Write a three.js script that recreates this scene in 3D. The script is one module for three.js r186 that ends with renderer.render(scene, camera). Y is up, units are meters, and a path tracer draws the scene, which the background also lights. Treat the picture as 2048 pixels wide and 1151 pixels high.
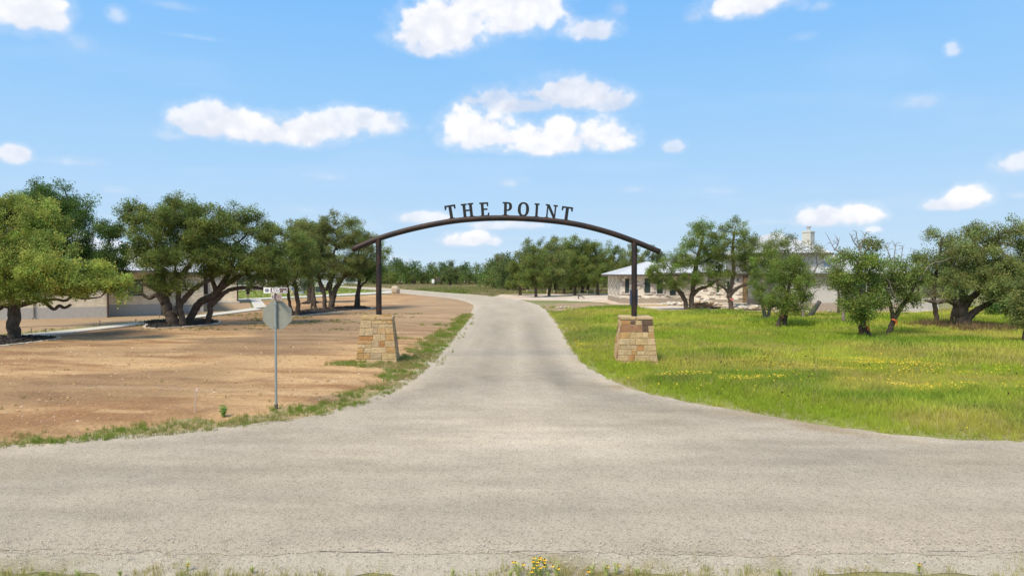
import * as THREE from 'three';
import { mergeGeometries, mergeVertices } from 'three/addons/utils/BufferGeometryUtils.js';
import { FontLoader } from 'three/addons/loaders/FontLoader.js';
import { TextGeometry } from 'three/addons/geometries/TextGeometry.js';
import { RoundedBoxGeometry } from 'three/addons/geometries/RoundedBoxGeometry.js';
import { MarchingCubes } from 'three/addons/objects/MarchingCubes.js';

// ------------------------------------------------------------------ camera, sky, sun, exposure
const scene = new THREE.Scene();
const F = 1360, CX = 1024, CY = 575.5, HORIZON = 546, H = 3.75;          // focal length and centre in photo pixels, eye height in metres
const TILT = Math.atan((CY - HORIZON) / F);
const camera = new THREE.PerspectiveCamera(2 * Math.atan(CY / F) * 180 / Math.PI, 1024 / 575, 0.1, 6000);
camera.position.set(0, H, 0);
camera.rotation.x = -TILT;
scene.add(camera);
const renderer = new THREE.WebGLRenderer({ antialias: true });
renderer.toneMapping = THREE.LinearToneMapping;
renderer.toneMappingExposure = 1.2;
renderer.shadowMap.enabled = true;

const SUN = new THREE.Vector3(-0.33, 0.82, 0.47).normalize();
const sun = new THREE.DirectionalLight(new THREE.Color().setRGB(1, 0.90, 0.74), 4.2);
sun.position.copy(SUN).multiplyScalar(150).add(new THREE.Vector3(0, 0, -50));
sun.target.position.set(0, 0, -50);
sun.castShadow = true;
sun.shadow.radius = 34;
Object.assign(sun.shadow.camera, { left: -90, right: 90, top: 90, bottom: -90, near: 1, far: 400 });
sun.shadow.mapSize.set(2048, 2048);
scene.add(sun, sun.target);

// ------------------------------------------------------------------ random numbers and noise
function rng(seed) { let a = seed >>> 0; return () => { a = (a + 0x6D2B79F5) | 0; let t = Math.imul(a ^ (a >>> 15), 1 | a); t = (t + Math.imul(t ^ (t >>> 7), 61 | t)) ^ t; return ((t ^ (t >>> 14)) >>> 0) / 4294967296; }; }
const PERM = new Float32Array(65536); { const r = rng(77); for (let i = 0; i < 65536; i++) PERM[i] = r(); }
const h2 = (x, y) => PERM[((Math.imul(x, 73856093) ^ Math.imul(y, 19349663)) >>> 3) & 65535];
function vn(x, y) {
  const xi = Math.floor(x), yi = Math.floor(y); let fx = x - xi, fy = y - yi;
  fx = fx * fx * (3 - 2 * fx); fy = fy * fy * (3 - 2 * fy);
  const a = h2(xi, yi), b = h2(xi + 1, yi), c = h2(xi, yi + 1), d = h2(xi + 1, yi + 1);
  return a + (b - a) * fx + (c - a) * fy + (a - b - c + d) * fx * fy;
}
function fbm(x, y, o = 4) { let s = 0, a = 0.5, n = 0; for (let i = 0; i < o; i++) { s += a * vn(x + i * 17.3, y - i * 9.1); n += a; a *= 0.5; x *= 2.03; y *= 2.03; } return s / n; }
function vn3(x, y, z) { const k = Math.floor(z), f = z - k, t = f * f * (3 - 2 * f); return lerp(vn(x + k * 37.7, y - k * 19.3), vn(x + (k + 1) * 37.7, y - (k + 1) * 19.3), t); }
const clamp = (v, a = 0, b = 1) => Math.min(b, Math.max(a, v));
const sst = (a, b, v) => { const t = clamp((v - a) / (b - a)); return t * t * (3 - 2 * t); };
const lerp = (a, b, t) => a + (b - a) * t;
const mix3 = (a, b, t) => [lerp(a[0], b[0], t), lerp(a[1], b[1], t), lerp(a[2], b[2], t)];

// a pixel read off the photograph -> where it stands in the place (on the ground, or at a distance)
function ray(px, py) { const x = (px - CX) / F, v = (CY - py) / F, c = Math.cos(TILT), s = Math.sin(TILT); return [x, v * c - s, -c - v * s]; }
function G(px, py) { const [x, y, z] = ray(px, py), k = H / -y; return [x * k, z * k]; }
function D(px, py, d) { const [x, y, z] = ray(px, py), k = d / -z; return new THREE.Vector3(x * k, H + y * k, -d); }
const depthOf = (py) => -G(CX, py)[1];

// ------------------------------------------------------------------ sky: clear blue air with fair-weather clouds
{
  const W = 4096, Hh = 2048, data = new Float32Array(W * Hh * 4), DEG = 180 / Math.PI;
  const ang = (px, py) => { const [x, y, z] = ray(px, py); return [Math.atan2(x, -z) * DEG, Math.atan2(y, Math.hypot(x, z)) * DEG]; };
  // clouds: where they stand (read off the photograph), half width, half height, thickness 0..1, greyness
  const list = [
    [45, 8, 85, 75, 1, .1], [95, 40, 40, 42, .9, .15], [150, 88, 38, 22, .3, .4], [232, 33, 24, 20, .5, .3], [350, 14, 60, 10, .22, .3], [400, 76, 70, 5, .2, .3],
    [880, 62, 95, 62, 1, .12], [980, 20, 120, 70, 1, .05], [1065, 30, 80, 55, .95, .1], [1180, 62, 62, 27, .8, .3], [1235, 22, 20, 20, .3, .4], [850, 100, 45, 22, .8, .25],
    [1510, 2, 95, 44, 1, .1], [1385, 33, 20, 22, .4, .4], [1610, 74, 26, 10, .35, .4], [1640, 14, 24, 14, .35, .4], [1905, 102, 21, 21, .6, .3], [1840, 206, 45, 18, .35, .5],
    [425, 247, 78, 40, .9, .3], [505, 262, 75, 40, 1, .15], [610, 272, 85, 40, 1, .25], [700, 252, 95, 34, .9, .25], [790, 250, 42, 26, .7, .4], [345, 272, 40, 16, .3, .4],
    [955, 268, 78, 52, 1.1, 0], [1065, 286, 110, 36, 1.1, .03], [1115, 268, 40, 30, 1, 0], [1212, 278, 62, 38, 1, .1], [985, 205, 60, 34, .7, .7], [1140, 190, 95, 36, .9, .4], [1220, 206, 55, 26, .75, .5], [1050, 214, 60, 18, .7, .7],
    [1348, 296, 26, 18, .6, .3], [28, 312, 38, 25, .85, .15], [150, 324, 58, 13, .4, .4], [232, 382, 30, 10, .4, .4], [650, 353, 42, 14, .35, .5], [1025, 366, 34, 15, .45, .4],
    [850, 438, 62, 16, .8, .2], [932, 480, 54, 20, 1, .05], [990, 485, 14, 12, .6, .2], [1010, 452, 95, 12, .7, .2], [745, 455, 22, 14, .5, .3], [790, 515, 30, 10, .5, .3], [1225, 520, 22, 8, .5, .2],
    [1640, 436, 55, 26, .9, .2], [1722, 434, 52, 30, 1.1, 0], [1750, 460, 18, 9, .7, .1], [1940, 398, 50, 28, 1.1, 0], [1885, 412, 55, 18, .8, .2], [2030, 330, 52, 28, .8, .3], [2035, 392, 30, 9, .4, .4],
    [1445, 383, 36, 11, .35, .4], [1270, 380, 40, 10, .25, .5], [590, 420, 40, 10, .3, .4], [1540, 445, 50, 9, .25, .4], [1500, 20, 40, 20, .5, .3],
  ].map(([px, py, rx, ry, t, g]) => { const [az, el] = ang(px, py), k = Math.cos(az / DEG); return { az, el, rx: rx / F * DEG * k * k, ry: ry / F * DEG * k, t, g }; });
  const bins = Array.from({ length: 360 }, () => []);
  for (const c of list) for (let b = Math.floor(c.az - c.rx * 1.8) - 1; b <= c.az + c.rx * 1.8 + 1; b++) bins[(b + 360) % 360].push(c);
  const srgb = (r, g, b) => [r, g, b].map((v) => (v /= 255) <= .04045 ? v / 12.92 : ((v + .055) / 1.055) ** 2.4);
  const stops = [[0, srgb(206, 229, 247)], [2.5, srgb(196, 224, 248)], [7, srgb(180, 217, 251)], [13, srgb(158, 207, 252)], [19, srgb(139, 197, 252)], [24, srgb(124, 187, 251)], [40, srgb(104, 170, 243)], [90, srgb(92, 156, 232)]];
  for (let j = 0; j < Hh; j++) {
    const el = ((j + .5) / Hh - .5) * 180;
    let base = stops[0][1];
    if (el > 0) for (let k = 1; k < stops.length; k++) if (el <= stops[k][0]) { base = mix3(stops[k - 1][1], stops[k][1], (el - stops[k - 1][0]) / (stops[k][0] - stops[k - 1][0])); break; }
    const ce = Math.cos(el / DEG), se = Math.sin(el / DEG);
    for (let i = 0; i < W; i++) {
      const th = ((i + .5) / W - .5) * 2 * Math.PI, dx = ce * Math.cos(th), dz = ce * Math.sin(th), o = (j * W + i) * 4;
      let c = base;
      if (el > 0) {
        const cs = dx * SUN.x + se * SUN.y + dz * SUN.z;                       // bright veil round the sun
        if (cs > .3) { const k = .25 * Math.pow(cs, 6) + 1.2 * Math.pow(cs, 60); c = [c[0] + k, c[1] + k * .98, c[2] + k * .92]; }
        const az = Math.atan2(dx, -dz) * DEG;
        let den = 0, grey = 0;
        const inView = sst(46, 40, Math.abs(az)) * sst(29, 25.5, el);
        if (Math.abs(az) < 46 && el < 30) {
          const near = bins[(Math.floor(az) + 360) % 360];
          let n1 = -1, n2 = 0, n3 = 0, up = -1;
          for (const b of near) {
            const ex = (az - b.az) / b.rx, ey0 = el - b.el;
            if (Math.abs(ex) > 1.6 || Math.abs(ey0) > 1.8 * b.ry) continue;
            if (n1 < 0) { n1 = fbm(az * .42 + 40, el * .6 + 9, 5); n2 = fbm(az * 1.3 + 7, el * 1.6 + 3, 5); n3 = fbm(az * .9 + 70, el * 1.1 + 21, 4); }
            const ey = ey0 / (ey0 < 0 ? b.ry * .6 : b.ry);
            const e = (b.t >= .9 ? 1.28 : 1.08) - ex * ex - ey * ey + (n1 - .5) * 1.35 + (n2 - .5) * 1.15;
            const soft = b.t < .6 ? 1.5 : (ey0 > 0 ? .7 : .95);
            const d = Math.min(b.t, 1) * Math.max(sst(.05, soft, e), .22 * sst(-.7, .5, e));
            if (d > 0) { const lit = clamp(.42 + ey * .45 + (n3 - .5) * 2.1 + (n2 - .5) * .9); grey += d * clamp(b.g * .9 + (1 - lit) * .5) ; up += d; den = 1 - (1 - den) * (1 - d); }
          }
          grey = up > -1 ? grey / (up + 1) : 0;
        }
        if (inView < 1 && el > 2) {                                              // unseen rest of the sky: added clouds, denser than in view to raise fill light
          const px = dx / (se + .08), pz = dz / (se + .08);
          const n = fbm(px * 1.1 + 11, pz * 1.1 + 5, 5), d = sst(.53, .66, n) * (1 - inView) * sst(2, 8, el) * .95;
          if (d > 0) { grey = lerp(grey, clamp(sst(.62, .8, n) * .7), d); den = Math.max(den, d); }
        }
        if (el > 1) { const veil = .05 * sst(.5, .78, fbm(dx / (se + .12) * 1.6 + 3, dz / (se + .12) * 3.1 + 9, 4)); c = mix3(c, [.95, .97, 1.02], veil); }
        if (den > 0) c = mix3(c, mix3([1.06, 1.06, 1.08], [.72, .765, .885], grey), den);
      }
      data[o] = c[0] / 1.2; data[o + 1] = c[1] / 1.2; data[o + 2] = c[2] / 1.2; data[o + 3] = 1;
    }
  }
  const sky = new THREE.DataTexture(data, W, Hh, THREE.RGBAFormat, THREE.FloatType);
  sky.mapping = THREE.EquirectangularReflectionMapping; sky.magFilter = THREE.LinearFilter; sky.needsUpdate = true;
  scene.background = sky; scene.environment = sky;
}

// ------------------------------------------------------------------ helpers: names, tags, meshes
const taken = new Map();
function numbered(name) { const n = taken.get(name) ?? 0; taken.set(name, n + 1); return n ? `${name}_${String(n).padStart(3, '0')}` : name; }
function shade(o) { o.castShadow = o.receiveShadow = true; return o; }
function thing(name, label, category, pos = [0, 0, 0], turn = 0, group) {
  const o = new THREE.Group(); o.name = numbered(name); o.position.set(...pos); o.rotation.y = turn;
  o.userData = { label, category }; if (group) o.userData.group = group;
  scene.add(o); return o;
}
function part(name, geometry, material, parent, label, kind) {
  const m = shade(new THREE.Mesh(Array.isArray(geometry) ? merged(geometry) : geometry, material)); m.name = name; parent.add(m);
  if (label) m.userData.label = label; if (kind) m.userData.kind = kind; return m;
}
function solo(name, geometry, material, label, category, group, pos) {
  const m = shade(new THREE.Mesh(Array.isArray(geometry) ? merged(geometry) : geometry, material)); m.name = numbered(name);
  m.userData = { label, category }; if (group) m.userData.group = group; if (pos) m.position.set(...pos); scene.add(m); return m;
}
function merged(list) {
  const flat = list.map((g) => { g = g.index ? g.toNonIndexed() : g; for (const k of Object.keys(g.attributes)) if (!['position', 'normal', 'uv'].includes(k)) g.deleteAttribute(k); if (!g.attributes.uv) g.setAttribute('uv', new THREE.BufferAttribute(new Float32Array(g.attributes.position.count * 2), 2)); if (!g.attributes.normal) g.computeVertexNormals(); return g; });
  return mergeGeometries(flat);
}
function box(w, h, d, x = 0, y = 0, z = 0, ry = 0) { const g = new THREE.BoxGeometry(w, h, d); metreUV(g); if (ry) g.rotateY(ry); g.translate(x, y, z); return g; }
function metreUV(g) {                                                             // uv in metres on whatever way a face points
  const p = g.attributes.position, n = g.attributes.normal, u = new Float32Array(p.count * 2);
  for (let i = 0; i < p.count; i++) { const ax = Math.abs(n.getX(i)), ay = Math.abs(n.getY(i)), az = Math.abs(n.getZ(i));
    if (ay > ax && ay > az) { u[2 * i] = p.getX(i); u[2 * i + 1] = p.getZ(i); } else if (ax > az) { u[2 * i] = p.getZ(i); u[2 * i + 1] = p.getY(i); } else { u[2 * i] = p.getX(i); u[2 * i + 1] = p.getY(i); } }
  g.setAttribute('uv', new THREE.BufferAttribute(u, 2)); return g;
}
function tube(pts, rad, sides = 8, cap = true) {                                  // tapered tube through points, radius per point
  const n = pts.length, pos = [], uv = [], idx = []; let len = 0; const nrm = new THREE.Vector3(), t = new THREE.Vector3(), b = new THREE.Vector3();
  for (let i = 0; i < n; i++) {
    t.copy(pts[Math.min(n - 1, i + 1)]).sub(pts[Math.max(0, i - 1)]).normalize();
    if (i === 0) nrm.set(Math.abs(t.y) > .9 ? 1 : 0, Math.abs(t.y) > .9 ? 0 : 1, 0.02);
    nrm.addScaledVector(t, -nrm.dot(t)).normalize(); b.crossVectors(t, nrm);
    if (i) len += pts[i].distanceTo(pts[i - 1]);
    const r = Array.isArray(rad) ? rad[i] : rad;
    for (let k = 0; k <= sides; k++) { const a = k / sides * 2 * Math.PI, c = Math.cos(a) * r, s = Math.sin(a) * r; pos.push(pts[i].x + nrm.x * c + b.x * s, pts[i].y + nrm.y * c + b.y * s, pts[i].z + nrm.z * c + b.z * s); uv.push(k / sides, len); }
  }
  for (let i = 0; i < n - 1; i++) for (let k = 0; k < sides; k++) { const a = i * (sides + 1) + k, c = a + sides + 1; idx.push(a, a + 1, c, a + 1, c + 1, c); }
  if (cap) for (const e of [0, n - 1]) { const at = pos.length / 3; pos.push(pts[e].x, pts[e].y, pts[e].z); uv.push(.5, e ? len : 0); for (let k = 0; k < sides; k++) { const a = e * (sides + 1) + k; e ? idx.push(at, a, a + 1) : idx.push(at, a + 1, a); } }
  const g = new THREE.BufferGeometry(); g.setAttribute('position', new THREE.Float32BufferAttribute(pos, 3)); g.setAttribute('uv', new THREE.Float32BufferAttribute(uv, 2)); g.setIndex(idx); g.computeVertexNormals(); return g;
}
const V = (x, y, z) => new THREE.Vector3(x, y, z);

// ------------------------------------------------------------------ textures
function tex(size, fn0, rep = 1, srgb = true) {                                   // fn(u, v) -> [r, g, b] 0..1 or one number
  const d = new Uint8Array(size * size * 4), enc = (v) => Math.pow(clamp(v), 1 / 2.2), fn = (u, v) => { const c = fn0(u, v); return srgb ? (typeof c === 'number' ? enc(c) : c.map(enc)) : c; };
  for (let j = 0; j < size; j++) for (let i = 0; i < size; i++) { const c = fn(i / size, j / size, i, j), o = (j * size + i) * 4; if (typeof c === 'number') d[o] = d[o + 1] = d[o + 2] = clamp(c) * 255; else { d[o] = clamp(c[0]) * 255; d[o + 1] = clamp(c[1]) * 255; d[o + 2] = clamp(c[2]) * 255; } d[o + 3] = 255; }
  const t = new THREE.DataTexture(d, size, size); t.wrapS = t.wrapT = THREE.RepeatWrapping; t.magFilter = THREE.LinearFilter; t.repeat.set(rep, rep); if (srgb) t.colorSpace = THREE.SRGBColorSpace; t.needsUpdate = true; return t;
}
function tvn(x, y, p, s) { const xi = Math.floor(x), yi = Math.floor(y); let fx = x - xi, fy = y - yi; fx = fx * fx * (3 - 2 * fx); fy = fy * fy * (3 - 2 * fy); const m = (v) => ((v % p) + p) % p, q = (a, b) => h2(m(a) + s * 131, m(b) + s * 57); const a = q(xi, yi), b = q(xi + 1, yi), c = q(xi, yi + 1), d = q(xi + 1, yi + 1); return a + (b - a) * fx + (c - a) * fy + (a - b - c + d) * fx * fy; }   // tiles
const grainA = (() => { const cells = 200; return (u, v) => { let best = 9, id = 0; const x = u * cells, y = v * cells, xi = Math.floor(x), yi = Math.floor(y); for (let a = -1; a <= 1; a++) for (let b = -1; b <= 1; b++) { const cx = ((xi + a) % cells + cells) % cells, cy = ((yi + b) % cells + cells) % cells, px = xi + a + h2(cx + 900, cy), py = yi + b + h2(cx, cy + 700), d = (px - x) ** 2 + (py - y) ** 2; if (d < best) { best = d; id = h2(cx + 333, cy + 111); } } return [Math.sqrt(best), id]; }; })();
// chip seal: pale limestone chips with dark gaps, 3 m a tile
const chipMap = tex(1024, (u, v) => { const [d, id] = grainA(u, v), k = tvn(u * 9, v * 9, 9, 3), l = tvn(u * 60, v * 60, 60, 5); const t = (1.0 + (id - .5) * .4) * (1 - sst(.35, .75, d) * .36) * (1 - .28 * sst(.62, .8, tvn(u * 130, v * 130, 130, 9))) * (.93 + .1 * k) * (.93 + .14 * l); return [t, t * (.985 - .02 * id), t * (.95 - .05 * id)]; });
const chipBump = tex(1024, (u, v) => { const [d, id] = grainA(u, v); return (1 - sst(.1, .7, d)) * (.5 + .5 * id); }, 1, false);
const soilMap = tex(1024, (u, v) => { const a = tvn(u * 40, v * 40, 40, 1), b = tvn(u * 130, v * 130, 130, 2), c = tvn(u * 400, v * 400, 400, 4), w = sst(.93, .97, tvn(u * 160, v * 160, 160, 8)); const t = .50 + .32 * a + .28 * b + .32 * (c - .3); return [t + w * .2, t * .98 + w * .22, t * .95 + w * .25]; });
const soilBump = tex(1024, (u, v) => .45 * tvn(u * 40, v * 40, 40, 1) + .35 * tvn(u * 130, v * 130, 130, 2) + .2 * tvn(u * 400, v * 400, 400, 4), 1, false);
const concreteMap = tex(512, (u, v) => { const t = .82 + .1 * (tvn(u * 6, v * 6, 6, 2) - .5) + .08 * (tvn(u * 60, v * 60, 60, 3) - .5) + .05 * (tvn(u * 250, v * 250, 250, 3) - .5); return [t, t * .985, t * .955]; });
const barkMap = tex(512, (u, v) => { const a = tvn(u * 26 + 2 * tvn(u * 5, v * 5, 5, 3), v * 7, 26, 1), b = tvn(u * 64, v * 24, 64, 2), l = sst(.6, .8, tvn(u * 6, v * 6, 6, 6)); const t = .35 + .4 * a * a + .25 * b; return [t + .12 * l, t * .93 + .13 * l, t * .86 + .12 * l]; });
const barkBump = tex(512, (u, v) => .7 * tvn(u * 26 + 2 * tvn(u * 5, v * 5, 5, 3), v * 7, 26, 1) + .3 * tvn(u * 64, v * 24, 64, 2), 1, false);
const stoneMap = tex(512, (u, v) => { const a = tvn(u * 5, v * 8, 40, 1), b = tvn(u * 30, v * 40, 40, 2), c = tvn(u * 160, v * 160, 160, 3); const t = .66 + .22 * a + .14 * (b - .5) + .16 * (c - .5); return [t * 1.02, t, t * .96]; });
const stoneBump = tex(512, (u, v) => .5 * tvn(u * 20, v * 20, 20, 2) + .3 * tvn(u * 60, v * 60, 60, 5) + .2 * tvn(u * 160, v * 160, 160, 3), 1, false);
const rustMap = tex(512, (u, v) => { const a = tvn(u * 8, v * 5, 40, 1), b = tvn(u * 30, v * 20, 40, 2), c = tvn(u * 120, v * 90, 240, 7), r = sst(.45, .8, a * .55 + b * .35 + c * .2); return mix3([.015, .0125, .011], [.052, .023, .013], r).map((q) => q * (.8 + .4 * c)); });
function canvasTex(w, h, draw) { const c = document.createElement('canvas'); c.width = w; c.height = h; const g = c.getContext('2d'); draw(g, w, h); const t = new THREE.CanvasTexture(c); t.colorSpace = THREE.SRGBColorSpace; t.wrapS = t.wrapT = THREE.RepeatWrapping; return t; }
// coursed brick of long pale units (2.4 m x 1.2 m a tile) and rough ashlar of pale and dark stones (3 m x 3 m)
const brickMap = canvasTex(512, 256, (g) => { const r = rng(5); g.fillStyle = '#c9bba3'; g.fillRect(0, 0, 512, 256); for (let k = 0; k < 12; k++) for (let i = -1; i < 7; i++) { const t = r(), w = 80, x = i * w + (k % 2) * 40 + r() * 6; g.fillStyle = `rgb(${212 + t * 30 | 0},${199 + t * 32 | 0},${174 + t * 36 | 0})`; g.fillRect(x + 1.5, k * 21.33 + 1.5, w - 3, 18.6); } });
const ashlarMap = canvasTex(1024, 1024, (g) => { const r = rng(9); g.fillStyle = '#cfc7b8'; g.fillRect(0, 0, 1024, 1024); let y = 0; while (y < 1024) { const h = Math.min(1024 - y, 46 + r() * 50); let x = 0; while (x < 1024) { const w = Math.min(1024 - x, 60 + r() * 130), t = r(), k = r(); const c = t < .12 ? [128, 118, 112] : t < .24 ? [158, 148, 138] : t < .36 ? [184, 168, 150] : [205 + k * 25, 198 + k * 24, 184 + k * 24]; g.fillStyle = `rgb(${c.map((q) => q | 0)})`; const a = r() * 4; g.beginPath(); g.moveTo(x + 4, y + 4 + a); g.lineTo(x + w - 4, y + 4); g.lineTo(x + w - 4 - a, y + h - 4); g.lineTo(x + 4 + a, y + h - 4 - a); g.fill(); for (let q = 0; q < 5; q++) { g.fillStyle = `rgba(${r() < .5 ? '70,60,55' : '240,235,225'},.18)`; g.fillRect(x + 5 + r() * (w - 20), y + 5 + r() * (h - 18), 6 + r() * 22, 3 + r() * 9); } x += w; } y += h; } });
function rep(t, a, b = a, ox = 0, oy = 0) { const c = t.clone(); c.repeat.set(a, b); c.offset.set(ox, oy); c.needsUpdate = true; return c; }
function M(r, g, b, o = {}) { const { rough = .9, ...q } = o; return new THREE.MeshStandardMaterial({ color: new THREE.Color().setRGB(r, g, b), roughness: rough, ...q }); }

// ------------------------------------------------------------------ ground sheets (cut along a field, coloured by what lies there)
function smooth(pts, per = 6) { const c = new THREE.CatmullRomCurve3(pts.map(([x, z]) => V(x, 0, z)), false, 'centripetal'); return c.getPoints((pts.length - 1) * per).map((p) => [p.x, p.z]); }
function inside(P, x, z) { let s = false; for (let i = 0, j = P.length - 1; i < P.length; j = i++) { const a = P[i], b = P[j]; if ((a[1] > z) !== (b[1] > z) && x < (b[0] - a[0]) * (z - a[1]) / (b[1] - a[1]) + a[0]) s = !s; } return s; }
function edge(P, x, z) { let m = 1e9; for (let i = 0, j = P.length - 1; i < P.length; j = i++) { const a = P[j], b = P[i], dx = b[0] - a[0], dz = b[1] - a[1], t = clamp(((x - a[0]) * dx + (z - a[1]) * dz) / (dx * dx + dz * dz + 1e-9)), q = (x - a[0] - dx * t) ** 2 + (z - a[1] - dz * t) ** 2; if (q < m) m = q; } return Math.sqrt(m); }
const sd = (P, x, z) => (inside(P, x, z) ? 1 : -1) * edge(P, x, z);
const rag = (x, z, a) => (fbm(x * 1.7, z * 1.7, 4) - .5) * a;
function sheetGeo(field, bands, y, color, uvm, height) {
  const pos = [], col = [], uv = [], idx = [];
  const put = (x, z) => { pos.push(x, y + (height ? height(x, z) : 0), z); col.push(...color(x, z)); uv.push(x / uvm, z / uvm); return pos.length / 3 - 1; };
  for (const [x0, x1, z0, z1, res] of bands) {
    const nx = Math.round((x1 - x0) / res), nz = Math.round((z1 - z0) / res), f = new Float32Array((nx + 1) * (nz + 1)), at = new Int32Array(f.length).fill(-1);
    const X = (i) => x0 + (x1 - x0) * i / nx, Z = (j) => z0 + (z1 - z0) * j / nz;
    for (let j = 0; j <= nz; j++) for (let i = 0; i <= nx; i++) f[j * (nx + 1) + i] = field(X(i), Z(j));
    for (let j = 0; j < nz; j++) for (let i = 0; i < nx; i++) {
      const c = [[i, j], [i, j + 1], [i + 1, j + 1], [i + 1, j]], v = c.map(([a, b]) => f[b * (nx + 1) + a]);
      if (v.every((q) => q <= 0)) continue;
      const ring = [];
      for (let k = 0; k < 4; k++) {
        const [a, b] = c[k], n = b * (nx + 1) + a, m = (k + 1) % 4;
        if (v[k] > 0) { if (at[n] < 0) at[n] = put(X(a), Z(b)); ring.push(at[n]); }
        if ((v[k] > 0) !== (v[m] > 0)) { const t = v[k] / (v[k] - v[m]); ring.push(put(lerp(X(a), X(c[m][0]), t), lerp(Z(b), Z(c[m][1]), t))); }
      }
      for (let k = 1; k < ring.length - 1; k++) idx.push(ring[0], ring[k], ring[k + 1]);
    }
  }
  const g = new THREE.BufferGeometry(); g.setAttribute('position', new THREE.Float32BufferAttribute(pos, 3)); g.setAttribute('color', new THREE.Float32BufferAttribute(col, 3)); g.setAttribute('uv', new THREE.Float32BufferAttribute(uv, 2)); g.setIndex(idx); g.computeVertexNormals(); return g;
}
function structure(name, geometry, material, label) { const m = shade(new THREE.Mesh(geometry, material)); m.name = numbered(name); m.userData = { kind: 'structure' }; if (label) m.userData.label = label; scene.add(m); return m; }
const px = (list) => list.map(([a, b]) => G(a, b));

// outlines read off the photograph
const edgeLeft = smooth([[-80, -13.4], [-30, -13.8], ...px([[0, 893], [200, 876], [360, 863], [487, 849], [550, 841], [620, 831], [700, 811], [760, 787], [800, 765], [840, 735], [870, 705], [895, 677], [915, 655], [932, 636], [943, 623], [947, 615], [944, 609], [930, 602.5], [905, 597], [870, 593], [841, 590.3], [810, 587], [780, 583]])], 5);
const edgeRight = smooth([[80, -14.4], [30, -14.8], ...px([[2048, 884], [1841, 874], [1702, 858], [1563, 837], [1424, 812], [1308, 790], [1230, 763], [1185, 740], [1160, 720], [1128, 671], [1112, 645], [1098, 626], [1080, 612], [1055, 603], [1025, 597], [990, 592.5], [960, 590], [901, 586], [841, 581.2], [780, 576.5], [735, 574], [674, 572], [600, 569.5]])], 5);
const roadPoly = [...edgeLeft, ...px([[752, 580], [712, 577.3], [674, 574], [600, 571]]), ...edgeRight.slice().reverse(), [80, -9.0], [-80, -9.0]];
const lotPoly = [...edgeLeft, ...px([[790, 587], [752, 589], [680, 593], [600, 597], [521, 601], [531, 612], [524, 619], [440, 631], [300, 647], [120, 670], [0, 682], [-400, 740], [-900, 850]])];
const yardPoly = px([[-600, 755], [0, 674], [120, 662], [260, 647], [440, 625.5], [504, 616.5], [497, 601], [470, 603], [424, 604], [320, 616], [0, 628], [-600, 660]]);
const padPoly = px([[985, 594], [1000, 588.5], [1060, 587.5], [1250, 587.5], [1420, 603], [1530, 605], [1650, 608], [1800, 610], [1880, 624], [1800, 627], [1630, 625], [1520, 626], [1440, 621], [1410, 623], [1330, 621.5], [1250, 615], [1210, 604.5], [1130, 601], [1060, 600.5], [1010, 597.5]]);
const meadowPoly = [...edgeRight.slice(0, 90), ...px([[1110, 606], [1200, 604], [1250, 613], [1330, 620], [1410, 621.5], [1440, 620], [1520, 624], [1630, 624], [1800, 625], [1890, 620], [2048, 606], [2500, 606]]), [75, -60], [80, -14.4]];

// tones of the ground (albedo, linear)
const patch = (x, z, cx, cz, rx, rz) => Math.exp(-(((x - cx) / rx) ** 2 + ((z - cz) / rz) ** 2));
function meadowTone(x, z) {
  const a = fbm(x * .16 + 3, z * .22 + 8, 4), b = fbm(x * .7, z * .9, 3), e = edge(edgeRight, x, z);
  let c = mix3([.27, .325, .045], [.39, .395, .085], sst(.35, .68, a));
  c = mix3(c, [.44, .37, .13], sst(.48, .68, fbm(x * .28 + 40, z * .35 + 2, 3)) * .7);
  c = mix3(c, [.17, .255, .035], sst(.56, .72, fbm(x * .21 + 80, z * .3 + 31, 3)) * .8);
  c = mix3(c, [.30, .24, .12], sst(4.5, 1, e) * .35 * sst(-26, -40, z) );
  return c.map((q) => q * (.82 + .36 * b));
}
function lotTone(x, z) {
  const s1 = fbm(x * .16 + z * .05, z * .85 - x * .14, 5), s2 = fbm(x * .7, z * 1.9 - x * .3, 4), big = fbm(x * .09 + 4, z * .14 + 7, 3), d = -z;
  let c = mix3([.32, .165, .064], [.54, .345, .16], sst(.36, .64, s1 * .6 + s2 * .45));
  c = mix3(c, [.25, .15, .066], sst(.48, .66, big) * .7);
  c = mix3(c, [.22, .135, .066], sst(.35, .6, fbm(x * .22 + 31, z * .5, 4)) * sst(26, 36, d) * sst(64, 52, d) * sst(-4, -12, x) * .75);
  c = mix3(c, [.37, .26, .15], sst(-18, -10, x) * sst(32, 60, d) * .6);
  const rut = .4 * sst(.80, .92, Math.sin(z * 2.6 - x * .42 + 4 * fbm(x * .06, z * .2, 3)) * .5 + .5) * sst(.4, .62, fbm(x * .1 + 9, z * .3, 3));
  return mix3(c, [.58, .40, .23], rut * .7).map((q) => q * (.9 + .2 * s2));
}
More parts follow.
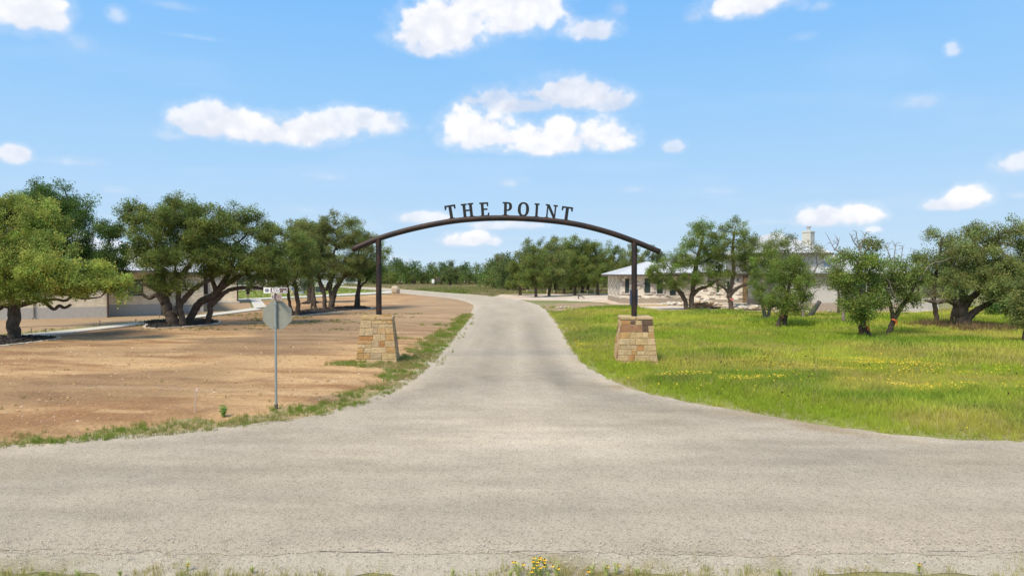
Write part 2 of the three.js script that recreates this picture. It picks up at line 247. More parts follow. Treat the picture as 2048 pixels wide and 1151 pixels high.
function roadTone(x, z) {
  const d = -z, b = fbm(x * .12 + 9, z * .5 + 2, 4), f = fbm(x * .5, z * 2.4, 4), g = fbm(x * 2.1, z * .33, 4);
  const arm = sst(-17, -22, z);                                                      // the arm through the arch wears along its length, the cross road along its own
  const b2 = fbm(x * .55 + 20, z * .1 + 4, 4), g2 = fbm(x * 1.7 + 5, z * .16, 4);
  let t = lerp(.86 + .26 * (b - .5) + .30 * (f - .5), .84 + .16 * (b2 - .5) + .22 * (g2 - .5), arm);
  const e = Math.min(edge(edgeLeft, x, z), edge(edgeRight, x, z));
  const pale = sst(1.25, .15, e + rag(x, z, .9)), hump = patch(x, z, .15 + rag(x, z, 1.2), -15.6, 2.6, 1.5) + .7 * patch(x, z, .1, -19, .7, 3.5);
  const track = (sst(.7, .1, Math.abs(Math.abs(x - .2 + rag(x * .3, z * .3, .5)) - 1.2)) * sst(-20, -24, z) * sst(-60, -48, z)) * .10;
  t += .17 * pale + .08 * hump * (.6 + .8 * f) - track;
  { const tri = (z + 23.2) * .40, inTri = sst(.5, -.9, Math.abs(x - .25 + rag(x, z, 1.6)) - tri) * sst(-23.5, -20, z) * sst(-12.6, -15.5, z); t += .11 * inTri * (.65 + .7 * f); t += .08 * sst(.34, .08, Math.abs(x - .32 + rag(x * .3, z * .4, .5))) * sst(-20, -24, z) * sst(-60, -48, z); }
  t -= .10 * sst(.45, .68, fbm(x * .33 + 70, z * .75 + 3, 4)) * sst(-11, -14, z) * sst(-30, -22, z);
  const wheel = (patch(0, z, 0, -12.6 + .4 * Math.sin(x * .13), 1, .55) + patch(0, z, 0, -10.6, 1, .4)) * .06; t -= wheel * sst(.3, .6, f + .2);
  const turn = sst(1.3, .3, Math.abs(Math.hypot(x + 11.2, z + 26.5) - 9.9 + rag(x, z, .8))) * sst(-31, -22, z) * .13 + sst(1.3, .3, Math.abs(Math.hypot(x - 11.8, z + 26.5) - 10.3 + rag(x, z, .8))) * sst(-31, -22, z) * .14; t -= turn;
  const road3 = mix3([.575 * t, .495 * t, .385 * t], [.595 * t, .50 * t, .365 * t], sst(.4, .75, fbm(x * .3 + 50, z * .6, 3)) * .6), soil = x > 2 && z > -24 ? sst(1.0, .2, edge(edgeRight, x, z) + rag(x, z, 1.2)) * sst(.42, .6, fbm(x * .4 + 9, z * .4, 3)) : 0;
  return mix3(road3, [.40, .30, .18], .75 * soil);
}
const isMeadow = (x, z) => sd(meadowPoly, x, z);
// the ground itself, out to the horizon: grass land, paler and tanner beyond the road
function groundTone(x, z) {
  const n = fbm(x * .05 + 3, z * .05, 4), m = fbm(x * .6, z * .6, 3);
  if (z > -8.6) return mix3([.20, .19, .06], [.42, .36, .22], m);
  if (x > 0 && z > -66 && isMeadow(x, z) > -1) return mix3(meadowTone(x, z), [.17, .14, .07], .35);
  return mix3([.14, .18, .035], [.30, .255, .11], clamp(sst(.35, .65, n) * .8 + (m - .5) * .5));
}
const gGround = sheetGeo((x, z) => 1, [[-120, 120, -9, 40, 1.5], [-40, 70, -65, -9, .5], [-120, -40, -65, -9, 2], [70, 120, -65, -9, 2], [-120, 120, -240, -65, 2], [-1500, -120, -240, 40, 40], [120, 1500, -240, 40, 40], [-1500, 1500, -2400, -240, 60]], 0, groundTone, 2.2);
structure('ground', gGround, M(1, 1, 1, { vertexColors: true, map: soilMap, bumpMap: soilBump, bumpScale: .03, rough: .98 }));
const lotH = (x, z) => (.07 * fbm(x * .35, z * 1.1 - x * .1, 4) + .05 * fbm(x * 2, z * 3, 3) + .05 * (1 - Math.abs(2 * fbm(x * .3 + 8, z * 2.2 - x * .3, 3) - 1))) * sst(.25, 1.6, sd(lotPoly, x, z));
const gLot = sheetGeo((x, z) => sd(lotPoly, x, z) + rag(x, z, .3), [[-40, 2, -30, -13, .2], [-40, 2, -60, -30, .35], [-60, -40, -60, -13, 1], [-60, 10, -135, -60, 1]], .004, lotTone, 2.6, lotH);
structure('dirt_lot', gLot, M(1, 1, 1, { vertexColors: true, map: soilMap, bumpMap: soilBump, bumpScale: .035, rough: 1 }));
const yardTone = (x, z) => mix3([.36, .225, .115], [.42, .31, .18], fbm(x * .5, z * .5, 4)).map((q) => q * (.85 + .3 * fbm(x * 2, z * 2, 3)));
structure('yard_soil', sheetGeo((x, z) => sd(yardPoly, x, z) + rag(x, z, .4), [[-75, -25, -110, -28, .6]], .006, yardTone, 2.6), M(1, 1, 1, { vertexColors: true, map: soilMap, bumpMap: soilBump, bumpScale: .03, rough: 1 }));
const padTone = (x, z) => { const n = fbm(x * .3, z * .3, 4), m = fbm(x * 1.2, z * 1.2, 3); return mix3(mix3([.66, .58, .47], [.60, .46, .36], sst(.4, .62, n)), [.32, .23, .15], sst(.55, .7, m) * .5); };
structure('gravel_pad', sheetGeo((x, z) => sd(padPoly, x, z) + rag(x, z, 1.6), [[-6, 60, -130, -62, .5]], .008, padTone, 2.2), M(1, 1, 1, { vertexColors: true, map: chipMap, rough: 1 }));
const barePoly = px([[1090, 622], [1095, 612], [1120, 606], [1200, 605], [1235, 609], [1230, 614], [1190, 618], [1120, 624]]);
structure('bare_soil', sheetGeo((x, z) => sd(barePoly, x, z) + rag(x, z, 4), [[2, 16, -95, -62, .4]], .004, (x, z) => mix3([.38, .28, .16], [.28, .19, .10], fbm(x * .8, z * .8, 4)), 2.2), M(1, 1, 1, { vertexColors: true, map: soilMap, rough: 1 }));
const road = structure('road', sheetGeo((x, z) => sd(roadPoly, x, z) + rag(x * 2.2, z * 2.2, .34) + rag(x * .6, z * .6, .3), [[-26, 26, -24, -8.6, .16], [-80, -26, -24, -9, .8], [26, 80, -24, -9, .8], [-12, 12, -64, -24, .25], [-90, 12, -230, -64, 1]], .012, roadTone, 3), M(1, 1, 1, { vertexColors: true, map: chipMap, bumpMap: chipBump, bumpScale: .012, rough: .95 }));
// near side: gravel shoulder under the camera
structure('gravel_shoulder', sheetGeo((x, z) => sd([[-80, -9.3], [80, -9.3], [80, -8.3], [-80, -8.3]], x, z) + rag(x, z, .7), [[-14, 14, -9.8, -7.8, .12], [-80, -14, -9.8, -7.8, .6], [14, 80, -9.8, -7.8, .6]], .007, (x, z) => mix3([.66, .58, .45], [.50, .43, .29], sst(.45, .75, fbm(x * 1.5, z * 1.5, 4))), 2.4), M(1, 1, 1, { vertexColors: true, map: chipMap, bumpMap: chipBump, bumpScale: .015, rough: 1 }));
{ const r = rng(15), pos = []; for (const [a, b] of [[-6.9, -5.2], [-2.6, -1.3], [-.2, 1.1], [1.9, 3.1], [5.6, 6.4]]) { let z = -9.08, w = .01; for (let x = a; x < b; x += .06) { const z2 = clamp(z + (r() - .5) * .03, -9.14, -9.0), w2 = clamp(w + (r() - .5) * .016, .0, .013); for (const [X, Z] of [[x, z - w], [x, z + w], [x + .06, z2 + w2], [x, z - w], [x + .06, z2 + w2], [x + .06, z2 - w2]]) pos.push(X, .0165, Z); z = z2; w = w2; } } const g = new THREE.BufferGeometry(); g.setAttribute('position', new THREE.Float32BufferAttribute(pos, 3)); g.computeVertexNormals(); part('crack', g, M(.20, .17, .135), road, null, 'stuff'); }
// lawns and verges
const lawnTone = (x, z) => mix3([.16, .235, .025], [.28, .29, .06], fbm(x * .25, z * .25, 4));
const lawnA = px([[470, 599], [470, 576], [600, 573], [674, 574.6], [712, 578], [756, 581], [752, 584.5], [640, 590.5], [560, 594.5]]);
structure('lawn', sheetGeo((x, z) => sd(lawnA, x, z), [[-90, -20, -200, -88, 1]], .006, lawnTone, 2.2), M(1, 1, 1, { vertexColors: true, map: soilMap, rough: 1 }));
const stripPoly = px([[-600, 745], [0, 670], [120, 658], [260, 643.5], [440, 623.5], [503, 615.5], [505, 617.5], [440, 626.5], [260, 648.5], [120, 664], [0, 676], [-600, 758]]);
structure('grass_strip', sheetGeo((x, z) => sd(stripPoly, x, z) + rag(x, z, .5), [[-75, -25, -75, -25, .4]], .01, (x, z) => mix3([.17, .21, .04], [.33, .26, .13], fbm(x * .9, z * .9, 4)), 2.2), M(1, 1, 1, { vertexColors: true, map: soilMap, rough: 1 }));
function verge(x, z) {                                                               // >0 where the grass edge of the dirt lot grows
  if (x > 1) return -1;
  const s = sd(lotPoly, x, z); if (s < -.35 || z < -62) return -1;
  const e = edge(edgeLeft, x, z), w = z < -24 ? lerp(1.3, .8, sst(-30, -55, z)) : lerp(.3, 1.05, sst(-16, -6.5, x));
  let v = w - e + rag(x * .8, z * .8, 1.5);
  v = Math.max(v, 2.0 - Math.hypot((x + 5.0) * .72, (z + 27.4) * 1.6) + rag(x, z, 1));         // round the foot of the left pillar
  v = Math.max(v, .55 - Math.abs(z + 37 - (x + 4) * .3) + rag(x * .7, z, 1.6) - .3 * Math.max(0, -x - 6), .4 - Math.abs(z + 47.5) + rag(x * .7, z, 1.6) - .4 * Math.max(0, -x - 6));
  return v - (z > -16.6 && x < -14 ? .15 : 0);
}
const vergeTone = (x, z) => mix3([.24, .22, .07], [.38, .29, .14], sst(.3, .7, fbm(x * 1.3, z * 1.3, 4)));
structure('grass_verge', sheetGeo((x, z) => verge(x, z) - .2, [[-24, 1, -34, -13.5, .22], [-14, 1, -62, -34, .4]], .009, vergeTone, 2.2, lotH), M(1, 1, 1, { vertexColors: true, map: soilMap, bumpMap: soilBump, bumpScale: .03, rough: 1 }));

// concrete walks: slabs of their own with joints between
const concrete = M(.62, .58, .50, { map: concreteMap, rough: .9 });
function walk(name, left, right, n, hgt = .09) {                                     // two edges in photo pixels
  const L = smooth(px(left), 8), R = smooth(px(right), 8), at = (P, t) => { const k = t * (P.length - 1), i = Math.min(P.length - 2, Math.floor(k)); return [lerp(P[i][0], P[i + 1][0], k - i), lerp(P[i][1], P[i + 1][1], k - i)]; };
  const g = new THREE.Group(); g.name = numbered(name); g.userData = { kind: 'structure' }; scene.add(g);
  for (let i = 0; i < n; i++) {
    const j = .06 / n, q = [at(L, (i + j) / n), at(R, (i + j) / n), at(R, (i + 1 - j) / n), at(L, (i + 1 - j) / n)];
    const s = new THREE.Shape(q.map(([x, z]) => new THREE.Vector2(x, -z))), e = new THREE.ExtrudeGeometry(s, { depth: hgt, bevelEnabled: false }); e.rotateX(-Math.PI / 2); metreUV(e); e.translate(0, .005, 0);
    part('slab', e, concrete, g);
  }
}
walk('sidewalk', [[-500, 741], [0, 675.5], [120, 663.5], [260, 648], [440, 626], [505, 617]], [[-500, 750], [0, 682], [120, 669.5], [260, 653], [440, 630.5], [524, 620]], 34);
walk('front_walk', [[499, 598.5], [503, 606], [508, 618]], [[519, 598], [526, 606], [533, 614.5]], 6);
walk('far_sidewalk', [[430, 600.5], [560, 594.6], [640, 590.6], [752, 584.3], [795, 582]], [[430, 603.5], [560, 597.2], [640, 593.6], [752, 588], [795, 586]], 22);
walk('house_walk', [[1423, 606.5], [1490, 605]], [[1423, 609], [1500, 607.5]], 4);

// ------------------------------------------------------------------ houses
const limeBrick = M(1, .97, .92, { map: rep(brickMap, 1 / 2.4, 1 / 1.2), rough: .95 });
const ashlar = M(1, .98, .95, { map: rep(ashlarMap, 1 / 3.6, 1 / 3.6), rough: .95 });
const castConcrete = M(.54, .52, .48, { map: concreteMap, rough: .9 });
const tanConcrete = M(.40, .34, .27, { map: concreteMap, rough: .9 });
const roofMetal = M(.56, .57, .58, { metalness: .3, rough: .5 });
const darkTrim = M(.11, .09, .075, { rough: .7 }), brownTrim = M(.06, .032, .022, { rough: .7 }), paleTrim = M(.62, .58, .50, { rough: .7 });
const glass = new THREE.MeshPhysicalMaterial({ color: new THREE.Color().setRGB(.05, .075, .07), roughness: .06, metalness: 0, specularIntensity: 1 });
const stucco = M(.58, .56, .52, { map: concreteMap, rough: .95 }), cream = M(.62, .61, .55, { map: concreteMap, rough: .95 });
// a straight wall along local x from x0 to x1 with its face at z, with real openings [x, y, w, h]
function wallGeo(x0, x1, y0, y1, z, holes = [], th = .3) {
  const s = new THREE.Shape([[x0, y0], [x1, y0], [x1, y1], [x0, y1]].map(([x, y]) => new THREE.Vector2(x, y)));
  for (const [x, y, w, h] of holes) s.holes.push(new THREE.Path([[x, y], [x, y + h], [x + w, y + h], [x + w, y]].map(([a, b]) => new THREE.Vector2(a, b))));
  const g = new THREE.ExtrudeGeometry(s, { depth: th, bevelEnabled: false }); g.translate(0, 0, z - th); return metreUV(g);
}
function windowParts(parent, [x, y, w, h], z, frameMat = darkTrim, bars = 0) {
  const f = .07, fr = [box(w, f, .1, x + w / 2, y + f / 2, z - .16), box(w, f, .1, x + w / 2, y + h - f / 2, z - .16), box(f, h - 2 * f, .1, x + f / 2, y + h / 2, z - .16), box(f, h - 2 * f, .1, x + w - f / 2, y + h / 2, z - .16)];
  for (let i = 1; i <= bars; i++) fr.push(box(.05, h - 2 * f, .08, x + w * i / (bars + 1), y + h / 2, z - .16));
  const o = new THREE.Group(); o.name = 'window'; parent.add(o);
  part('frame', fr, frameMat, o); part('pane', box(w - 2 * f, h - 2 * f, .02, x + w / 2, y + h / 2, z - .17), glass, o);
  part('sill', box(w + .2, .1, .16, x + w / 2, y - .053, z + .03), paleTrim, o);
}
function hipRoof(parent, x0, x1, z0, z1, eave, ridge, over = .55, name = 'roof') {      // z1 nearer; standing seam metal, with seams and a fascia
  const X0 = x0 - over, X1 = x1 + over, Z0 = z0 - over, Z1 = z1 + over, w = X1 - X0, d = Z1 - Z0, r = Math.min(w, d) / 2, along = w >= d;
  const A = along ? V(X0 + r, ridge, (Z0 + Z1) / 2) : V((X0 + X1) / 2, ridge, Z1 - r), B = along ? V(X1 - r, ridge, (Z0 + Z1) / 2) : V((X0 + X1) / 2, ridge, Z0 + r);
  const c = [V(X0, eave, Z1), V(X1, eave, Z1), V(X1, eave, Z0), V(X0, eave, Z0)], pos = [];
  const faces = along ? [[c[0], c[1], B, A], [c[1], c[2], B], [c[2], c[3], A, B], [c[3], c[0], A]] : [[c[0], c[1], A], [c[1], c[2], B, A], [c[2], c[3], B], [c[3], c[0], A, B]];
  for (const f of faces) for (let i = 1; i < f.length - 1; i++) pos.push(...f[0].toArray(), ...f[i].toArray(), ...f[i + 1].toArray());
  for (const t of [[c[0], c[2], c[1]], [c[0], c[3], c[2]]]) for (const p of t) pos.push(p.x, p.y - .01, p.z);
  const g = new THREE.BufferGeometry(); g.setAttribute('position', new THREE.Float32BufferAttribute(pos, 3)); g.computeVertexNormals(); metreUV(g);
  const roof = part(name, g, roofMetal, parent), seams = [];
  const run = (a, b) => { if (a.distanceTo(b) < .3) return; const m = a.clone().lerp(b, .5), q = new THREE.BoxGeometry(.035, .05, a.distanceTo(b)); q.lookAt(b.clone().sub(a)); q.translate(m.x, m.y + .03, m.z); metreUV(q); seams.push(q); };
  const sl = (ridge - eave) / r;
  for (let x = X0 + .3; x < X1; x += .5) { const t = Math.min(r, x - X0, X1 - x, d / 2); run(V(x, eave, Z1), V(x, eave + t * sl, Z1 - t)); run(V(x, eave, Z0), V(x, eave + t * sl, Z0 + t)); }
  for (let z = Z0 + .3; z < Z1; z += .5) { const t = Math.min(r, z - Z0, Z1 - z, w / 2); run(V(X0, eave, z), V(X0 + t * sl * 0 + t, eave + t * sl, z)); run(V(X1, eave, z), V(X1 - t, eave + t * sl, z)); }
  part('seam', seams, roofMetal, roof, null, 'stuff');
  part('fascia', [box(w, .22, .05, (X0 + X1) / 2, eave - .12, Z1 - .03), box(w, .22, .05, (X0 + X1) / 2, eave - .12, Z0 + .03), box(.05, .22, d - .12, X0 + .03, eave - .12, (Z0 + Z1) / 2), box(.05, .22, d - .12, X1 - .03, eave - .12, (Z0 + Z1) / 2)], darkTrim, roof);
  return roof;
}
function block(parent, x0, x1, z0, z1, y0, y1, mat, holes = [], wname = 'wall', side = []) {
  part(wname, wallGeo(x0, x1, y0, y1, z1, holes), mat, parent);
  const back = wallGeo(x0, x1, y0, y1, z0 + .3);
  const r2 = wallGeo(-(z1 - .302), -(z0 + .302), y0, y1, 0); r2.rotateY(Math.PI / 2); r2.translate(x1, 0, 0);
  const l2 = wallGeo(z0 + .302, z1 - .302, y0, y1, 0, side); l2.rotateY(-Math.PI / 2); l2.translate(x0, 0, 0);
  for (const g of [back, l2, r2]) part(wname, g, mat, parent);
}
{ // left house: pale brick on a tall concrete footing
  const [ox, oz] = G(322, 630);
  const h = thing('brick_house', 'long pale tan brick house on a tall grey concrete footing behind the left oaks', 'house', [ox, 0, oz], .471);
  part('foundation', [box(23.9, .93, 13, -16.05, .465, -5.2), box(4.0, 1.0, 9.9, -2.05, .5, -5.2), box(16, .72, 19.2, -4.4, .36, -13.2)], castConcrete, h);
  const wA = [[-9.5, 2.1, 1.3, 1.5], [-17, 2.1, 2.4, 1.5]], wB = [[-2.6, 1.75, 1.2, 1.5]];
  block(h, -28, -4.11, -11.6, 1.28, .932, 4.0, limeBrick, wA); for (const w of wA) windowParts(h, w, 1.28, darkTrim, 1);
  block(h, -4.1, -.06, -10, -.27, 1.002, 3.9, limeBrick, wB); for (const w of wB) windowParts(h, w, -.27, darkTrim, 1);
  block(h, -12, 3.62, -22.8, -3.55, .722, 3.8, limeBrick, []);
  block(h, -9, 8.3, -33, -23.1, .0, 3.9, limeBrick, [[5.0, 0.02, .0001, .0001]].slice(1));
  part('shutter', [box(.75, 2.3, .08, 4.6, 2.35, -23.02)], brownTrim, h, 'dark brown shutter on the set-back wing');
  for (const q of [8.37, 3.1 + .9]) part('corner_trim', box(.16, 3.9, .16, q, 1.95, -23.02), brownTrim, h);
  part('ledge', box(5.6, .25, 1.2, 5.7, .125, -22.45), concrete, h);
  part('downspout', tube([V(-4.0, 3.7, 1.36), V(-4.0, .1, 1.36), V(-3.95, .03, 1.7)], .065, 8), brownTrim, h, 'dark brown downspout beside the step in the wall');
  part('downspout', tube([V(-9.2, 3.7, 1.36), V(-9.2, .2, 1.36), V(-9.25, .06, 1.75)], .04, 8), darkTrim, h);
  hipRoof(h, -28, -.06, -11.6, 1.28, 4.0, 7.6, .7); hipRoof(h, -12, 3.62, -22.8, -3.55, 3.85, 7.2, .6); hipRoof(h, -9, 8.3, -33, -23.1, 3.92, 6.2, .5);
}
{ // the house further along the street with a grey garage door
  const [x, z] = G(515, 581);
  const h = thing('far_house', 'pale cream house with a wide grey garage door, seen under the oak limb', 'house', [x, 0, z], .12);
  const t = 145 / F, hole = [-2.2 + .6, .02, 2.9, 3.0];
  block(h, -8, 9, -11, 0, 0, 3.6, cream, [hole, [-4.4, 1.2, 1.5, 1.6], [4.0, 1.2, 1.6, 1.6]]);
  const gd = new THREE.Group(); gd.name = 'garage_door'; h.add(gd); for (let i = 0; i < 4; i++) part('panel', box(2.86, .72, .06, hole[0] + 1.45, .4 + .745 * i, -.12), M(.20, .165, .15, { rough: .7 }), gd);
  windowParts(h, [-4.4, 1.2, 1.5, 1.6], 0); windowParts(h, [4.0, 1.2, 1.6, 1.6], 0);
  hipRoof(h, -8, 9, -11, 0, 3.62, 5.6, .5);
}
{ const [x, z] = G(652, 569);
  const h = thing('white_house', 'small far white and pale blue house glimpsed between the oak trunks', 'house', [x, 0, z], .1);
  block(h, -7, 10, -9, 0, 0, 3.4, M(.66, .70, .74, { map: concreteMap }), [[-3, 1, 1.5, 1.5], [3.5, 1, 1.5, 1.5]]); windowParts(h, [-3, 1, 1.5, 1.5], 0); windowParts(h, [3.5, 1, 1.5, 1.5], 0);
  hipRoof(h, -7, 10, -9, 0, 3.42, 5.2, .5); }
{ // right house: rough pale stone, metal roofs, and a tall stucco wing with a chimney
  const h = thing('stone_house', 'unfinished pale stone house with white metal roofs behind the right trees', 'house', [0, 0, 0]);
  const X = (p, d) => (p - CX) * d / F;
  part('foundation', [box(8.9, .62, 11, 18.0, .31, -90.54), box(6.2, .5, 12, 25.5, .25, -90.1)], tanConcrete, h);
  const wa = [[14.15, 1.25, .55, 1.85], [16.6, 1.25, .75, 1.9], [18.15, 1.2, .75, 1.9], [19.75, .95, .8, 1.9]];
  block(h, 13.55, 22.4, -96, -85.05, .622, 3.55, ashlar, wa); for (const w of wa) windowParts(h, w, -85.05, darkTrim);
  const wb = [[25.3, 1.3, .45, 1.5], [26.6, 1.3, .45, 1.5]];
  block(h, 22.45, 28.55, -96, -84.1, .502, 3.75, ashlar, wb); for (const w of wb) windowParts(h, w, -84.1, paleTrim);
  part('corner_post', [box(.5, 3.7, .5, 28.82, 1.85, -84.0)], M(.30, .22, .13, { map: rep(ashlarMap, .5, .5) }), h, 'brown stone corner post beside the dark porch opening');
  block(h, 29.9, 35.5, -90, -84.4, .02, 3.7, cream);
  part('porch_ceiling', box(.75, .15, 5, 29.45, 3.2, -86.9), darkTrim, h);
  part('porch_back', box(.79, 3.1, .1, 29.49, 1.57, -87.6), darkTrim, h);
  hipRoof(h, 13.55, 22.4, -96, -85.05, 3.6, 5.25, .85); hipRoof(h, 17.5, 30.5, -99, -84.1, 3.8, 6.35, .6); hipRoof(h, 29.9, 36, -92, -84.4, 3.76, 4.9, .6);
  // tall wing
  part('foundation', box(11.0, .82, 12.5, 33.0, .41, -73.3), tanConcrete, h);
  block(h, 27.6, 38.4, -79.4, -67.1, .822, 3.7, stucco, [[33.8, 1.5, 1.2, 1.4]]); windowParts(h, [33.8, 1.5, 1.2, 1.4], -67.1);
  hipRoof(h, 27.6, 38.4, -79.4, -67.1, 3.76, 6.1, .6);
  block(h, 24.6, 31.2, -78.2, -68.0, 3.72, 5.72, stucco, []); hipRoof(h, 24.6, 31.2, -78.2, -68.0, 5.78, 8.0, .7);
  const ch = new THREE.Group(); ch.name = 'chimney'; h.add(ch);
  part('flue', box(.88, 2.6, .86, 0, 6.6, 0, .7).translate(30.15, 0, -69.2), cream, ch); part('coping', box(.98, .1, .96, 0, 7.95, 0, .7).translate(30.15, 0, -69.2), paleTrim, ch);
  part('cap', [new THREE.CylinderGeometry(.16, .13, .35, 12).translate(30.15, 8.15, -69.2), new THREE.CylinderGeometry(.26, .16, .16, 12).translate(30.15, 8.38, -69.2), new THREE.CylinderGeometry(.28, .28, .05, 12).translate(30.15, 8.48, -69.2)], roofMetal, ch, 'round metal chimney cap');
  const fw = thing('footing_wall', 'low grey concrete footing walls standing free beside the stucco wing', 'wall', [38.6, 0, -66.6]);
  part('wall_panel', box(1.7, 1.15, .25, .55, .575, 0), castConcrete, fw); part('wall_panel', box(.25, 1.25, 5, 1.56, .625, -2.6), castConcrete, fw); part('wall_panel', box(3.0, 1.2, .25, 3.2, .6, -2.4), castConcrete, fw); part('form_board', box(2.4, .05, .3, 2.9, .06, 1.0, .3), M(.45, .36, .25), fw);
}

// ------------------------------------------------------------------ stone pillars and the arch
const STONES = [[.58, .42, .21], [.55, .40, .21], [.62, .46, .26], [.54, .33, .135], [.47, .245, .09], [.58, .44, .255], [.36, .19, .10], [.56, .38, .185], [.14, .085, .055], [.50, .37, .22]].map(([r, g, b], i) => M(r, g, b, { map: rep(stoneMap, 1.4, 1.4, i * .37, i * .61), bumpMap: rep(stoneBump, 1.4, 1.4, i * .37, i * .61), bumpScale: .022, rough: .95 }));
const PICK = [0, 0, 0, 1, 1, 1, 2, 2, 2, 5, 5, 5, 5, 9, 9, 3, 3, 3, 7, 7, 7, 4, 4, 6, 8];
const mortar = M(.70, .60, .43, { map: stoneMap, rough: 1 });
function guillotine(x, y, w, h, r, out) {
  if (h > .34 || (h > .29 && r() < .4)) { const k = h * (.36 + .28 * r()); guillotine(x, y, w, k, r, out); guillotine(x, y + k, w, h - k, r, out); }
  else if (w > .62 || (w > .42 && r() < .5)) { const k = w * (.33 + .34 * r()); guillotine(x, y, k, h, r, out); guillotine(x + k, y, w - k, h, r, out); }
  else out.push([x, y, w, h]);
}
function pillar(x, z, turn, seed, label) {
  const r = rng(seed), o = thing('stone_pillar', label, 'stone pillar', [x, 0, z], turn), HH = 1.84, b = .82, t = .61;
  const hw = (y) => lerp(b, t, y / HH);
  const core = new THREE.CylinderGeometry((t - .006) * Math.SQRT2, (b - .006) * Math.SQRT2, HH + .02, 4, 1).rotateY(Math.PI / 4).toNonIndexed(); core.computeVertexNormals(); core.translate(0, HH / 2, 0); metreUV(core);
  part('mortar_core', core, mortar, o);
  for (let f = 0; f < 4; f++) {
    const rects = []; let y = -.02; const rows = [];
    while (y < HH - .3) { const k = .40 + .2 * r(); rows.push([y, k]); y += k; } rows.push([y, HH - y]);
    for (const [yy, k] of rows) { let u = 0; const cuts = [0, .3 + .4 * r(), 1]; for (let i = 0; i < 2; i++) guillotine(cuts[i] * 1.5, yy, (cuts[i + 1] - cuts[i]) * 1.5, k, r, rects); }
    for (const [rx, ry, rw, rh] of rects) {
      const proud = .010 + .024 * r(), m = .007, c = .011 + .006 * r(), pos = [];
      const P = (u, v, out) => { const h = hw(v), n = 2 * (u / 1.5) - 1, e = Math.abs(n) > .999 ? (f % 2 ? -.004 : .014) : 0; return V(n * h + Math.sign(n) * e, v, h + out); };
      const u0 = rx + (rx < .01 ? 0 : m), u1 = rx + rw - (rx + rw > 1.49 ? 0 : m), v0 = Math.max(0, ry + m), v1 = ry + rh - m, j = () => (r() - .5) * .009;
      const ring = (i, out) => [P(u0 + i * (rx < .01 ? .0 : 1), v0 + i, out + j()), P(u1 - i * (rx + rw > 1.49 ? .0 : 1), v0 + i, out + j()), P(u1 - i * (rx + rw > 1.49 ? .0 : 1), v1 - i, out + j()), P(u0 + i * (rx < .01 ? .0 : 1), v1 - i, out + j())];
      const A = ring(0, -.05), B = ring(0, proud - .008), C = ring(c, proud);
      const quad = (p, q, s, w) => { for (const v of [p, q, s, p, s, w]) pos.push(v.x, v.y, v.z); };
      quad(...C); for (let i = 0; i < 4; i++) { const k = (i + 1) % 4; quad(B[i], B[k], C[k], C[i]); quad(A[i], A[k], B[k], B[i]); }
      const g = new THREE.BufferGeometry(); g.setAttribute('position', new THREE.Float32BufferAttribute(pos, 3)); g.computeVertexNormals(); metreUV(g);
      { const uvA = g.attributes.uv, du = r() * 3, dv = r() * 3; for (let i = 0; i < uvA.count; i++) uvA.setXY(i, uvA.getX(i) * .8 + du, uvA.getY(i) * .8 + dv); }
      g.rotateY(f * Math.PI / 2); part('stone', g, STONES[PICK[Math.floor(r() * PICK.length)]], o);
    }
  }
  let i = 0;
  for (const [cx, cz, w, d] of [[-.34, .34, .64, .62], [.33, .36, .66, .6], [-.32, -.33, .68, .7], [.35, -.31, .62, .72]]) {
    const g = new RoundedBoxGeometry(w - .012, .105, d - .012, 2, .016); g.rotateY((r() - .5) * .03); g.translate(cx, HH + .0575 + (r() - .5) * .008, cz); metreUV(g);
    part('cap_stone', g, STONES[[0, 2, 5, 9][i++]], o);
  }
}
const AD = 28.5, lp = D(758, 728, AD), rp = D(1268, 728, AD);
pillar(lp.x - .03, -AD, .09, 11, 'tapered tan stone pillar on the dirt side, carrying the left arch post');
pillar(rp.x + .04, -AD, -.05, 23, 'tapered tan stone pillar in the grass, carrying the right arch post');
